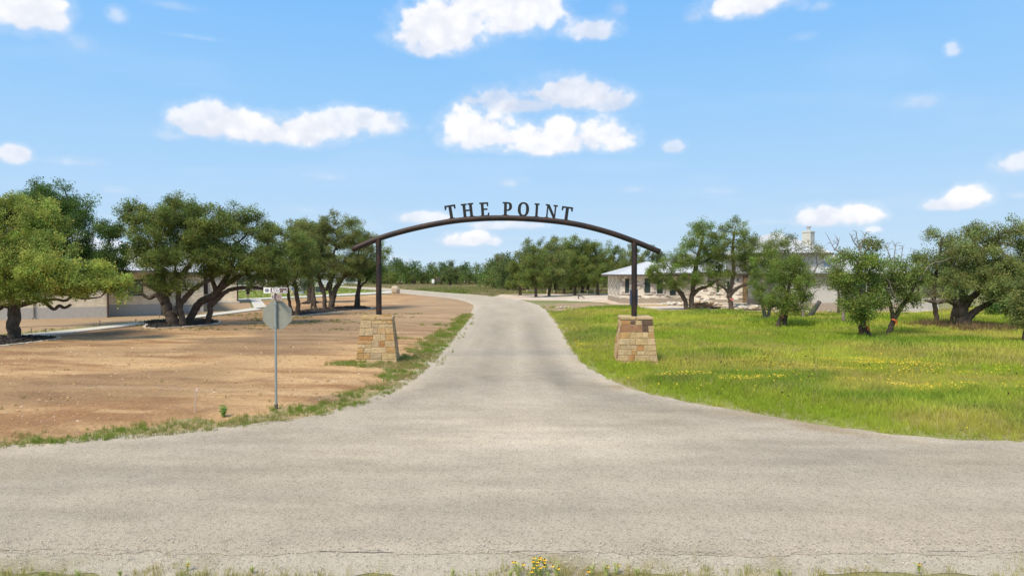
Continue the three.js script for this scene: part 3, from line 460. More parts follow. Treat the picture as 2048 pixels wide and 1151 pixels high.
{
  const a = thing('metal_arch', 'dark rusty pipe arch over the road topped with the words THE POINT', 'arch', [0, 0, -AD]);
  const steel = M(1, 1, 1, { map: rep(rustMap, 1, .5), metalness: .35, rough: .62 }), black = M(.012, .012, .012, { rough: .85 });
  const L = (x, y) => D(x, y, AD).setZ(0);
  const curve = new THREE.CatmullRomCurve3([[706, 498], [758, 476.5], [822, 458], [901, 442.5], [960, 437], [1015, 435.8], [1086, 439.5], [1152, 448], [1218, 464.5], [1268, 482], [1319, 503]].map(([x, y]) => L(x, y)), false, 'centripetal');
  const pipe = curve.getPoints(90); part('arch_pipe', tube(pipe, .118, 18), steel, a);
  for (const e of [0, 90]) { const n = pipe[e ? 90 : 0], m = pipe[e ? 89 : 1], g = new THREE.CylinderGeometry(.126, .126, .03, 20); g.rotateZ(Math.PI / 2 + Math.atan2(n.y - m.y, n.x - m.x)); g.translate(n.x, n.y, n.z); part('end_cap', g, steel, a); }
  part('post', tube([V(lp.x, 1.90, 0), L(758, 560), L(758, 478)].map((p) => p.setX(lp.x)), .118, 18), steel, a);
  part('post', tube([V(rp.x, 1.90, 0), L(1268, 560), L(1268, 484)].map((p) => p.setX(rp.x)), .118, 18), steel, a);
  const font = await new FontLoader().loadAsync('fonts/droid/droid_serif_bold.typeface.json');
  for (const [ch, cx, base, top, w, tilt] of [['T', 903.8, 437.6, 410.2, 22.6, .16], ['H', 937, 434.6, 407, 25.4, .11], ['E', 969.6, 432.4, 405, 19.4, .06], ['P', 1014.3, 431.2, 404.4, 19.6, -.02], ['O', 1046.3, 431.6, 404.6, 23.2, -.04], ['I', 1072.6, 434.2, 407, 10.6, -.06], ['N', 1100.8, 436.8, 409.4, 25, -.11], ['T', 1131.6, 440.8, 413.4, 23, -.13]]) {
    const g = new TextGeometry(ch, { font, size: 1, depth: .045, curveSegments: 10, bevelEnabled: true, bevelThickness: .005, bevelSize: .016, bevelSegments: 1 }); g.computeBoundingBox(); const bb = g.boundingBox;
    g.translate(-(bb.min.x + bb.max.x) / 2, -bb.min.y, -.022);
    const s = AD / F, hh = (base - top) * s; g.scale((w * s - .01) / (bb.max.x - bb.min.x), (hh + .03) / (bb.max.y - bb.min.y), 1); g.rotateZ(tilt);
    const p = L(cx, base); g.translate(p.x, p.y - .02, 0);
    part('letter', g, black, a, `black serif letter ${ch}`);
  }
}

// ------------------------------------------------------------------ stop sign seen from behind, with street name blades
{
  const [x, z] = G(552, 823), d = -z, o = thing('stop_sign', 'octagonal road sign seen from behind on a galvanised pole with street name blades', 'road sign', [x, 0, z], .06), s = d / F;
  const galv = M(.36, .40, .39, { metalness: .3, rough: .5, map: concreteMap }), plateMat = M(.33, .335, .275, { metalness: .1, rough: .6, map: rep(concreteMap, 1.5, 1.5) });
  const y = (p) => D(552, p, d).y;
  part('pole', tube([V(0, -.05, 0), V(0, y(600), 0)], .034, 14), galv, o);
  part('pole_collar', [new THREE.CylinderGeometry(.05, .055, .22, 12).translate(0, .1, 0), box(.16, .02, .1, 0, .03, 0)], darkTrim, o);
  const oct = new THREE.Shape(), R = .381 / Math.cos(Math.PI / 8); for (let i = 0; i < 8; i++) { const a = Math.PI / 8 + i * Math.PI / 4; oct[i ? 'lineTo' : 'moveTo'](Math.cos(a) * R, Math.sin(a) * R); }
  const pg = new THREE.ExtrudeGeometry(oct, { depth: .003, bevelEnabled: true, bevelThickness: .001, bevelSize: .001, bevelSegments: 1 }); pg.translate(.035, y(630), -.05); metreUV(pg);
  part('plate', pg, plateMat, o, 'plain grey back of an octagonal plate');
  for (const q of [y(608), y(652)]) part('bracket', [box(.085, .03, .012, .0, q, .037), box(.014, .03, .085, -.038, q, -.008), box(.014, .03, .085, .038, q, -.008)], galv, o);
  part('blade_bracket', box(.05, .06, .03, 0, y(599), 0), darkTrim, o); part('blade_bracket', box(.03, .05, .05, 0, y(587.5), 0), darkTrim, o); part('bracket_arm', box(.10, .035, .06, .075, y(599), -.02), darkTrim, o);
  const paint = canvasTex(1024, 256, (g, w, h) => {
    g.fillStyle = '#e9e4de'; g.fillRect(0, 0, w, h); g.fillStyle = '#6b5453'; g.fillRect(300, 16, w - 318, h - 32);
    g.fillStyle = '#4a4a5c'; g.beginPath(); g.ellipse(150, 128, 100, 82, 0, 0, 7); g.fill(); g.strokeStyle = '#cfcfd2'; g.lineWidth = 9; g.beginPath(); g.ellipse(150, 128, 76, 58, 0, 0, 7); g.stroke(); g.fillStyle = '#a8a8ac'; g.fillRect(86, 108, 128, 14); g.fillRect(96, 134, 108, 10);
    g.fillStyle = '#f4f1ee'; g.font = 'bold 244px sans-serif'; g.save(); g.translate(350, 216); g.scale(.66, 1); g.fillText('AXIS', 0, 0); g.restore(); g.font = 'bold 104px sans-serif'; g.save(); g.translate(842, 214); g.scale(.74, 1); g.fillText('CIR', 0, 0); g.restore();
  });
  const paint2 = canvasTex(512, 128, (g, w, h) => { g.fillStyle = '#cbbcb6'; g.fillRect(0, 0, w, h); g.fillStyle = '#8a7470'; g.fillRect(140, 10, w - 150, h - 20); g.fillStyle = '#5c5660'; g.beginPath(); g.ellipse(70, 64, 44, 38, 0, 0, 7); g.fill(); g.fillStyle = '#d8ccc6'; g.fillRect(46, 56, 48, 8); });
  const blade = (w, h, mat) => { const q = new THREE.BoxGeometry(w, h, .006); return q; };
  const m1 = new THREE.MeshStandardMaterial({ map: paint, roughness: .5 }), m2 = new THREE.MeshStandardMaterial({ map: paint2, roughness: .5 });
  const b1 = part('name_blade', blade(47.5 * s, 11.2 * s, 0), m1, o, 'brown street name blade reading AXIS CIR with a round emblem'); b1.position.set(1.2 * s, y(580.3), .045); b1.rotation.y = -.06;
  const b2 = part('name_blade', blade(.62, 11 * s, 0), m2, o, 'second street name blade turned nearly edge on'); b2.position.set(2 * s, y(593), 0); b2.rotation.y = -.86;
}
{ const [x, z] = G(389, 832), o = thing('survey_stake', 'thin pale wooden survey stake leaning in the dirt by the verge', 'stake', [x, 0, z]);
  const g = box(.036, .78, .014, 0, .36, 0); g.rotateZ(-.05); part('lath', g, M(.52, .40, .31, { map: concreteMap }), o); const f = box(.05, .09, .02, .035, .70, .002); f.rotateZ(-.05); part('faded_ribbon', f, M(.62, .42, .36), o); }
{ const [x, z] = G(354, 652), o = thing('yellow_post', 'yellow marker post on splayed feet leaning before the twin oak trunk', 'marker post', [x, 0, z + .35]);
  part('post', tube([V(-.02, .12, 0), V(.05, 1.42, 0)], .045, 8), M(.75, .50, .03), o); part('foot', [tube([V(-.2, .01, .08), V(0, .16, 0)], .018, 6), tube([V(.2, .01, .08), V(0, .16, 0)], .018, 6), tube([V(0, .01, -.2), V(0, .16, 0)], .018, 6)], M(.6, .58, .52), o); }

// ------------------------------------------------------------------ trees: stems and crown masses placed as the photograph shows them
function leafSprig(seed, n, L, spread) {                                               // a twig end with n small leaves
  const r = rng(seed), pos = [], d = new THREE.Vector3(), s = new THREE.Vector3(), u = new THREE.Vector3(), c = new THREE.Vector3();
  for (let i = 0; i < n; i++) {
    c.set(r() - .5, (r() - .5) * .75, r() - .5).normalize().multiplyScalar(spread * Math.cbrt(r()));
    d.set(r() - .5, r() * .7 - .2, r() - .5).normalize(); s.set(r() - .5, (r() - .5) * .6, r() - .5).cross(d).normalize(); u.crossVectors(d, s);
    const l = L * (.7 + .6 * r()), w = l * .3;
    const a = c, t = c.clone().addScaledVector(d, l), m1 = c.clone().addScaledVector(d, l * .5).addScaledVector(s, w).addScaledVector(u, w * .35), m2 = c.clone().addScaledVector(d, l * .5).addScaledVector(s, -w).addScaledVector(u, w * .35);
    for (const p of [a, m1, t, a, t, m2]) pos.push(p.x, p.y, p.z);
  }
  const g = new THREE.BufferGeometry(); g.setAttribute('position', new THREE.Float32BufferAttribute(pos, 3)); g.computeVertexNormals(); return g;
}
const SPRIGS = { near: [1, 2, 3].map((k) => leafSprig(k, 26, .085, .27)), far: [4, 5].map((k) => leafSprig(k, 22, .15, .42)), distant: [6, 7].map((k) => leafSprig(k, 20, .3, .8)), bush: [8, 9].map((k) => leafSprig(k, 22, .06, .2)) };
const leafMat = new THREE.MeshPhysicalMaterial({ color: 0xffffff, roughness: .7, transmission: .48, thickness: 0, side: THREE.DoubleSide, specularIntensity: .25 });
const bark = M(.15, .12, .095, { map: rep(barkMap, 1, 1), bumpMap: barkBump, bumpScale: .03, rough: 1 }), barkRed = M(.26, .14, .09, { map: barkMap, bumpMap: barkBump, bumpScale: .03, rough: 1 }), barkGrey = M(.34, .31, .27, { map: barkMap, rough: 1 });
const TONES = { oak: [.205, .255, .06], olive: [.235, .27, .08], light: [.36, .42, .09], dark: [.125, .205, .042], fresh: [.21, .28, .055], grey: [.26, .27, .13], far: [.145, .185, .058] };
const MAT4 = new THREE.Matrix4(), QT = new THREE.Quaternion(), EU = new THREE.Euler(), P3 = new THREE.Vector3(), S3 = new THREE.Vector3(), CO = new THREE.Color();
// stems: [x, y, radius in photo px, (depth offset m)] polylines; blobs: [x, y, rx, ry (px), depth offset m, (density), (tone)]
function tree({ name = 'oak_tree', label, cat = 'tree', base, stems, blobs, tone = 'oak', seed, size = 'near', gap = .82, sprigs = 30, group, wood = bark, dead = [], ribbon, k = 1, dz = 0, airy = size === 'near' ? .50 : .40 }) {
  const r = rng(seed), [bx, bz] = G(...base), d = -bz + dz, s = F / d, o = thing(name, label, cat, [bx, 0, -d], 0, group);
  const at = (x, y, z = 0) => { const p = D(x, y, d); return V(p.x - bx, p.y, z); };
  const nodes = [], tubes = [];
  for (const st of stems) {
    const pts = st.map(([x, y, rr, z = 0]) => at(x, y, z)), c = new THREE.CatmullRomCurve3(pts, false, 'centripetal'), n = Math.max(4, pts.length * 4), P = c.getPoints(n), R = P.map((_, i) => { const t = i / n * (st.length - 1), a = Math.min(st.length - 2, Math.floor(t)); return lerp(st[a][2], st[a + 1][2], t - a) / s * (1 + .09 * (r() - .5)) * (i === 0 && pts[0].y < .4 ? 1.22 : 1); });
    if (pts[0].y < .4) P[0].y = -.12;
    for (let i = 1; i < n; i++) { P[i].x += (r() - .5) * R[i] * .4; P[i].z += (r() - .5) * R[i] * .5; }
    tubes.push(tube(P, R, 9, true));
    for (let i = Math.ceil(n * .3); i <= n; i++) nodes.push({ p: P[i], r: R[i] * .6, par: null, w: 0 });
  }
  const clumps = [];
  for (const [x, y, rx, ry, z = 0, den = 1, tn] of blobs) {
    const c = at(x, y, z), a = rx / s, b = ry / s, e = Math.min(a, Math.max(b, a * .75)) * .95, vol = 4.19 * a * b * e, n = Math.ceil(vol / Math.pow(gap * k, 3) * .8 * den);
    for (let i = 0, tries = 0; i < n && tries < n * 14; tries++) {
      const u = Math.pow(r(), .42) * (r() < .14 ? 1.22 : 1), th = r() * 6.283, cz = r() * 2 - 1, q = Math.sqrt(1 - cz * cz), p = V(c.x + a * u * q * Math.cos(th), c.y + b * u * cz, c.z + e * u * q * Math.sin(th));
      if (p.y < .5 || vn3(p.x * 1.05 / k + seed, p.y * 1.25 / k, p.z * 1.05 / k + 50) < airy || clumps.some((m) => m.p.distanceToSquared(p) < (.74 * gap * k) ** 2)) continue;
      clumps.push({ p, u, tn, m: u > 1.02 ? .3 + .25 * r() : undefined }); i++;
    }
  }
  const root = nodes.length ? nodes[0].p : V(0, 1, 0);
  clumps.forEach((c) => c.far = Math.min(...nodes.map((m) => m.p.distanceTo(c.p)))); clumps.sort((a, b) => a.far - b.far);
  for (const c of clumps) {
    let best = null, bd = 1e9; for (const m of nodes) { const dx = m.p.distanceTo(c.p) * (m.p.y > c.p.y + .3 ? 1.35 : 1) + (m.leaf ? .25 : 0); if (dx < bd) { bd = dx; best = m; } }
    const n = Math.max(2, Math.min(4, Math.round(bd / .5))), mid = best.p.clone().lerp(c.p, .5).add(V((r() - .5) * bd * .3, (r() - .2) * bd * .22, (r() - .5) * bd * .3)); let prev = best;
    for (let i = 1; i <= n; i++) { const t = i / n, p = best.p.clone().multiplyScalar((1 - t) ** 2).addScaledVector(mid, 2 * t * (1 - t)).addScaledVector(c.p, t * t), q = { p, r: 0, par: prev, w: 0, leaf: i === n }; nodes.push(q); prev = q; }
    for (let m = prev; m; m = m.par) m.w++;
  }
  const pos = [], uv = [];
  for (const m of nodes) if (m.par) {
    const ra = Math.min(.02 * Math.sqrt(m.par.w + .6) * k + .004, m.par.r || 9), rb = .017 * Math.sqrt(m.w + .4) * k + .003, ax = m.p.clone().sub(m.par.p).normalize(), n1 = V(ax.y, -ax.x, .13).cross(ax).normalize(), n2 = n1.clone().cross(ax), ring = (p, rr, kk) => { const a = kk * 1.2566; return p.clone().addScaledVector(n1, Math.cos(a) * rr).addScaledVector(n2, Math.sin(a) * rr); };
    for (let q = 0; q < 5; q++) { const A = ring(m.par.p, ra, q), B = ring(m.par.p, ra, q + 1), C = ring(m.p, rb, q + 1), E = ring(m.p, rb, q); for (const v of [A, C, B, A, E, C]) pos.push(v.x, v.y, v.z); uv.push(q / 5, 0, (q + 1) / 5, .5, (q + 1) / 5, 0, q / 5, 0, q / 5, .5, (q + 1) / 5, .5); }
  }
  const tw = new THREE.BufferGeometry(); tw.setAttribute('position', new THREE.Float32BufferAttribute(pos, 3)); tw.setAttribute('uv', new THREE.Float32BufferAttribute(uv, 2)); tw.computeVertexNormals();
  if (tubes.length) part('trunk', tubes, wood, o);
  if (pos.length) part('branches', tw, wood, o, null, 'stuff');
  const geos = SPRIGS[size], per = Math.ceil(sprigs * (size === 'near' ? .84 : 1) / geos.length);
  geos.forEach((g, gi) => {
    const im = new THREE.InstancedMesh(g, leafMat, clumps.length * Math.ceil(per * 1.2)); im.name = gi ? 'crown_' + String(gi).padStart(3, '0') : 'crown'; im.userData.kind = 'stuff'; shade(im); let n = 0;
    const q = rng(seed * 7 + gi);
    for (const c of clumps) {
      c.v ??= .74 + .52 * r(); c.h ??= r();
      c.m ??= .35 + .8 * r(); const rc = gap * k * (.42 + .26 * c.h), T = TONES[c.tn ?? tone];
      for (let i = 0; i < Math.ceil(per * c.m); i++) {
        const a = q() * 6.283, z = q() * 2 - 1, w = Math.sqrt(1 - z * z), rad = rc * Math.cbrt(q()) * (q() < .1 ? 1.3 + .6 * q() : 1);
        P3.set(c.p.x + Math.cos(a) * w * rad, c.p.y + z * rad * .8 + .08, c.p.z + Math.sin(a) * w * rad); EU.set(q() * 6.28, q() * 6.28, q() * 6.28); const sc = .75 + .6 * q(); S3.set(sc, sc, sc);
        im.setMatrixAt(n, MAT4.compose(P3, QT.setFromEuler(EU), S3)); const v = c.v * (.72 + .56 * q()), warm = 1 + .5 * (q() - .5);
        im.setColorAt(n++, CO.setRGB(T[0] * v * warm, T[1] * v, T[2] * v));
      }
    }
    im.count = n; o.add(im);
  });
  if (dead.length) part('dead_branches', dead.flatMap((st) => { const P = new THREE.CatmullRomCurve3(st.map(([x, y, , z = 0]) => at(x, y, z))).getPoints(8), out = [tube(P, P.map((_, i) => lerp(st[0][2], st[st.length - 1][2], i / 8) / s), 5)]; for (let i = 3; i < 9; i++) { const e = P[i].clone().add(V((r() - .5) * .7, (r() - .3) * .7, (r() - .5) * .7)); out.push(tube([P[i], P[i].clone().lerp(e, .5).add(V(0, .06, 0)), e], [.018, .012, .005], 4)); } return out; }), barkGrey, o, null, 'stuff');
  if (ribbon) { const p = at(ribbon[0], ribbon[1], ribbon[3] ?? .12), rr = ribbon[2] / s, g = new THREE.CylinderGeometry(rr, rr, .09, 14, 1, true); g.rotateZ(ribbon[4] ?? 0); g.translate(p.x, p.y, p.z - rr * .6); const e1 = box(.05, .26, .01, 0, -.14, 0), e2 = box(.05, .2, .01, 0, -.11, 0); e1.rotateZ(.3); e2.rotateZ(-.35); e1.translate(p.x, p.y, p.z + rr * .5); e2.translate(p.x + .03, p.y, p.z + rr * .5 + .01); part('ribbon', [g, e1, e2], ribbonMat[ribbon[5] ?? 0], o, ['orange marking ribbon tied round the trunk', 'red and white marking ribbon tied round the trunk'][ribbon[5] ?? 0]); }
  return o;
}
const ribbonMat = [M(.75, .16, .03, { side: THREE.DoubleSide, rough: .6 }), M(.72, .22, .20, { side: THREE.DoubleSide, rough: .6 })];
// left side
tree({ name: 'oak_tree', label: 'big pale green live oak with one thick trunk in the leftmost mulch bed', base: [25, 683], tone: 'light', seed: 101, gap: .62, sprigs: 33,
  stems: [[[24, 684, 12], [26, 645, 11.5], [29, 605, 11], [20, 560, 9], [0, 510, 6]], [[30, 612, 6], [60, 605, 4.5], [85, 601, 4], [98, 612, 3.4], [107, 618, 3.2], [118, 611, 3.2], [128, 615, 3], [141, 609, 2.6]], [[85, 602, 3.2], [110, 598, 2.6], [130, 601, 2.6], [145, 592, 2.6], [165, 597, 2], [200, 594, 1.2]], [[22, 612, 6], [5, 612, 4.4], [-10, 622, 4], [-40, 628, 2.6]], [[30, 590, 7], [70, 550, 5], [120, 530, 3]]],
  blobs: [[-25, 480, 95, 80, 0], [25, 455, 60, 62, -1.0], [70, 520, 75, 50, .6], [125, 545, 68, 40, 1.0], [180, 555, 58, 32, .7], [222, 560, 42, 24, .2], [30, 560, 60, 40, 1.4], [-60, 560, 70, 50, 0], [235, 578, 30, 20, .1, .6], [215, 598, 34, 12, .2, .35], [95, 585, 40, 18, .6, .6], [-10, 590, 40, 16, .6, .5]] });
tree({ label: 'tall dark green oak rising behind the pale leftmost oak', base: [27, 655], tone: 'dark', seed: 102, gap: .74, sprigs: 30,
  stems: [[[27, 656, 7], [30, 600, 7], [70, 525, 5], [120, 450, 3]], [[34, 592, 5], [130, 545, 4], [210, 500, 2.5]]],
  blobs: [[95, 432, 75, 58, 0], [70, 410, 50, 36, 0], [120, 405, 45, 32, .5], [165, 480, 62, 52, .3], [208, 500, 46, 55, 0], [225, 540, 34, 40, .3], [120, 510, 60, 40, 0], [190, 545, 50, 30, 0]] });
tree({ label: 'live oak with two stout trunks forking low, in the mulch bed with the yellow post', base: [345, 655], tone: 'oak', seed: 103, gap: .72, sprigs: 30,
  stems: [[[347, 656, 11.5], [340, 630, 11], [331, 607, 10], [328, 580, 8], [320, 540, 6], [310, 480, 4]], [[366, 655, 6.5], [362, 630, 6], [357, 600, 5.5], [355, 575, 4], [350, 540, 3]], [[350, 628, 8, .2], [356, 614, 6], [375, 590, 5.5], [395, 572, 5], [420, 560, 3]], [[330, 606, 6, .2], [312, 590, 4.5], [298, 596, 3.6], [285, 588, 3], [270, 575, 2.2]], [[330, 595, 5], [305, 575, 4], [280, 565, 2.5]], [[334, 590, 6], [345, 566, 5], [385, 520, 4], [390, 480, 2.5]]],
  blobs: [[310, 425, 62, 36, 0], [268, 430, 30, 34, -.3, .6], [345, 455, 72, 44, .5], [300, 465, 34, 22, 0, .6], [385, 430, 45, 28, 0, .7], [340, 510, 62, 46, .6], [400, 520, 50, 45, .2], [318, 548, 26, 34, 0, .8], [355, 560, 44, 20, .5], [290, 580, 22, 8, .3, .5]] });
tree({ label: 'leaning live oak with a long horizontal limb reaching toward the road sign', base: [395, 652], tone: 'oak', seed: 104, gap: .74, sprigs: 30,
  stems: [[[374, 650, 7], [388, 622, 7.5], [402, 602, 7.5], [425, 592, 7], [440, 575, 6.5], [455, 550, 5], [470, 510, 3.5]], [[413, 651, 6], [420, 625, 5.5], [421, 602, 5], [428, 590, 5]], [[421, 612, 4.6], [435, 598, 4.4], [455, 581, 4.2], [480, 576, 3.8], [510, 575, 3.2], [540, 580, 2]], [[440, 577, 6], [465, 560, 5], [490, 545, 4], [520, 535, 2.5]], [[432, 585, 5], [420, 540, 3.5], [415, 490, 2.5]]],
  blobs: [[410, 445, 40, 36, 0, .7], [475, 440, 45, 34, 0, .75], [455, 475, 72, 46, .5], [510, 475, 42, 48, 0, .85], [430, 510, 50, 40, .3], [500, 520, 55, 34, .3], [540, 545, 40, 26, 0, .8], [470, 545, 42, 22, .5], [520, 565, 40, 12, .2, .55], [385, 480, 30, 30, 0, .5], [545, 500, 26, 40, 0, .7]] });
tree({ label: 'slim dark-trunked oak directly behind the octagonal sign', base: [592, 634], tone: 'oak', seed: 105, gap: .78, sprigs: 30, stems: [[[591, 635, 5], [596, 610, 4.5], [592, 580, 4], [585, 540, 3], [580, 500, 2]], [[586, 633, 3.2], [579, 606, 3], [577, 590, 3], [572, 560, 2.5]]],
  blobs: [[575, 490, 48, 36, 0, .85], [560, 525, 50, 36, .4], [590, 545, 42, 30, .3], [600, 500, 36, 34, 0], [555, 562, 30, 14, 0, .7], [605, 570, 26, 12, 0, .7]] });
tree({ label: 'thick grey-trunked oak standing in its own small dark mulch ring', base: [616, 607], tone: 'oak', seed: 106, gap: .95, sprigs: 28, size: 'far', stems: [[[618, 607, 5], [619, 580, 5], [619, 550, 4], [610, 500, 2.5]]], blobs: [[605, 460, 34, 28, 0, .8], [620, 500, 40, 40, 0], [600, 535, 36, 22, 0]] });
tree({ label: 'thin leaning oak with a pale streak of light between its two stems', base: [632, 622], tone: 'olive', seed: 107, gap: .82, sprigs: 28, stems: [[[632, 623, 3.6], [628, 600, 3.6], [625, 570, 3], [615, 520, 2.4], [612, 470, 1.6]], [[622, 622, 2.2], [624, 596, 2.2], [628, 560, 2]]], blobs: [[612, 455, 36, 22, 0, .7], [630, 490, 40, 34, .3, .85], [625, 530, 40, 26, .2], [648, 460, 20, 26, 0, .5]] });
tree({ label: 'vase-shaped oak with several curving stems in the long mulch bed', base: [660, 622], tone: 'olive', seed: 108, gap: .8, sprigs: 30,
  stems: [[[663, 623, 6.5], [664, 600, 6], [672, 575, 5], [690, 550, 4], [705, 530, 2.6]], [[663, 600, 4], [660, 580, 3.6], [665, 550, 3], [668, 500, 2]], [[648, 620, 4.4], [649, 598, 4], [645, 575, 3.4], [638, 555, 2.6], [640, 520, 2]], [[650, 595, 3], [643, 580, 2.6], [637, 560, 2.4], [635, 548, 2]], [[652, 580, 3.2], [660, 560, 2.8], [672, 545, 2]]],
  blobs: [[665, 460, 32, 30, 0, .85], [700, 475, 40, 36, 0, .85], [660, 505, 50, 34, .4], [705, 515, 42, 30, .2], [680, 540, 50, 20, .3], [725, 490, 22, 26, 0, .6], [640, 535, 30, 22, .2]] });
tree({ label: 'round-topped small oak with twin slim stems at the right end of the mulch bed', base: [712, 618], tone: 'dark', seed: 109, gap: .8, sprigs: 30, stems: [[[711, 619, 4], [714, 590, 3.8], [718, 570, 3.4], [722, 540, 2.4]], [[718, 618, 2.2], [718, 590, 2.2], [722, 572, 2], [735, 560, 1.6]]], blobs: [[725, 535, 36, 28, .3], [712, 550, 28, 16, .4], [740, 545, 26, 20, 0], [728, 505, 34, 24, 0, .8, 'oak'], [735, 478, 26, 24, -.4, .6, 'oak'], [765, 500, 16, 30, 0, .6, 'oak']] });
// right side
tree({ label: 'twin-trunked bushy oak leaning out before the stone house windows', base: [1383, 619], tone: 'fresh', seed: 201, gap: .86, sprigs: 31, size: 'near', stems: [[[1374, 620, 4.5], [1370, 600, 4.5], [1360, 583, 4.5], [1345, 572, 4], [1330, 560, 3]], [[1383, 619, 5.4], [1385, 590, 5], [1388, 560, 5], [1395, 520, 4], [1405, 480, 2.5]], [[1386, 590, 4], [1398, 578, 3.8], [1415, 572, 3], [1435, 560, 2]]],
  blobs: [[1335, 548, 42, 32, .6], [1310, 545, 22, 20, .3, .8], [1362, 525, 34, 26, .2], [1395, 495, 34, 40, 0], [1405, 465, 26, 22, 0, .85], [1420, 500, 30, 36, .2], [1425, 545, 36, 30, .5], [1395, 545, 30, 26, .6], [1440, 570, 20, 12, .4, .7], [1345, 575, 26, 10, .5, .7]] });
tree({ label: 'oak with a bare forked trunk and wide arching limb before the stone gable', base: [1463, 621], tone: 'oak', seed: 202, gap: .86, sprigs: 30, stems: [[[1463, 622, 5], [1461, 600, 4.8], [1458, 588, 5], [1463, 570, 4], [1467, 545, 4], [1466, 500, 3], [1468, 465, 2]], [[1461, 590, 4], [1470, 580, 3.4], [1483, 572, 3], [1497, 567, 3], [1510, 555, 2.2]], [[1457, 584, 3.2], [1448, 575, 2.6], [1440, 570, 2], [1432, 562, 1.6]]],
  blobs: [[1463, 460, 28, 24, 0, .85], [1445, 485, 26, 26, 0, .7], [1490, 490, 34, 30, 0, .85], [1470, 510, 38, 28, .4], [1505, 520, 28, 26, 0, .8], [1450, 540, 26, 18, .3, .8], [1512, 545, 22, 18, 0, .8]], ribbon: [1462, 597, 4.6, .26, 0, 1] });
tree({ label: 'fresh green low-branching oak with grey stems left of the marked pair', base: [1534, 641], tone: 'fresh', seed: 203, gap: .78, sprigs: 30, wood: barkGrey, stems: [[[1532, 641, 4], [1528, 620, 3.6], [1524, 600, 3], [1525, 560, 2]], [[1535, 640, 3.4], [1540, 618, 3], [1542, 590, 2.4], [1535, 540, 1.8]]], blobs: [[1525, 575, 26, 34, .3], [1545, 560, 24, 36, 0], [1535, 525, 28, 26, 0], [1520, 600, 18, 12, .4], [1530, 505, 28, 20, -.5, .6, 'olive'], [1555, 490, 26, 18, -.5, .6, 'olive'], [1520, 480, 22, 16, -.5, .6, 'olive']] });
tree({ label: 'dense green oak on two crossed leaning trunks tied with a red ribbon', base: [1565, 654], tone: 'fresh', seed: 204, gap: .72, sprigs: 31, stems: [[[1554, 656, 4.2], [1560, 640, 4.2], [1566, 622, 4], [1575, 590, 3], [1580, 560, 2]], [[1569, 650, 4.4], [1572, 630, 4.2], [1575, 610, 3.6], [1570, 575, 2.4]]], blobs: [[1575, 575, 34, 40, .3], [1560, 600, 26, 26, .4], [1595, 600, 24, 24, .3], [1580, 550, 34, 20, 0], [1600, 555, 26, 22, 0], [1555, 560, 22, 26, 0], [1592, 536, 24, 18, 0], [1560, 540, 20, 18, 0]], airy: .36, ribbon: [1563, 628, 4.6, .2, .35, 1] });
tree({ label: 'sparse grey-leaved oak rising before the chimney', base: [1606, 637], tone: 'grey', seed: 205, gap: .9, sprigs: 20, wood: barkGrey, stems: [[[1607, 637, 3], [1605, 610, 2.8], [1601, 585, 2.6], [1590, 545, 2.2], [1575, 500, 1.6]], [[1603, 600, 2.2], [1620, 560, 2], [1635, 530, 1.4]]], blobs: [[1590, 560, 26, 20, .3, .7], [1645, 505, 26, 18, .2, .7], [1620, 520, 30, 18, .2, .7], [1570, 500, 40, 22, 0, .55], [1600, 505, 30, 22, 0, .6], [1545, 475, 20, 18, 0, .6, 'oak'], [1572, 472, 14, 10, 0, .4], [1640, 545, 38, 22, 0, .5], [1650, 570, 36, 16, .3, .6], [1610, 540, 34, 24, 0, .5], [1660, 530, 30, 24, 0, .5], [1560, 520, 40, 22, 0, .6]], dead: [[[1600, 585, 1.6], [1612, 570, 1.2], [1625, 560, .6]], [[1605, 595, 1.4], [1622, 592, 1.2], [1634, 580, .6]], [[1560, 535, 1.2], [1552, 500, 1], [1558, 480, .4]]] });
{ const [x, z] = G(1621, 634), d = -z, o = thing('fallen_log', 'broken grey trunk leaning up out of leafy weeds beside the sparse oak', 'log', [x, 0, z]); const L = (a, b) => { const p = D(a, b, d); return V(p.x - x, p.y, 0); }; part('log', tube([L(1617, 635), L(1628, 620), L(1640, 602)], [.24, .22, .17], 10), barkGrey, o); }
tree({ label: 'thin straight dark sapling trunk close before the stucco wing', base: [1677, 630], tone: 'olive', seed: 206, gap: .9, sprigs: 24, stems: [[[1677, 631, 2.4], [1678, 605, 2.2], [1676, 570, 1.8], [1670, 530, 1.2]]], blobs: [[1672, 545, 26, 22, 0, .7], [1680, 575, 22, 16, 0, .7], [1665, 515, 22, 18, 0, .5]] });
tree({ label: 'short lichen-grey trunk just left of the tall bushy oak', base: [1689, 650], tone: 'olive', seed: 207, gap: .86, sprigs: 26, wood: barkGrey, stems: [[[1689, 651, 3.4], [1687, 630, 3.2], [1692, 608, 3], [1690, 560, 2]]], blobs: [[1690, 560, 26, 28, 0, .8], [1680, 530, 24, 24, 0, .6], [1700, 590, 18, 18, 0, .7]] });
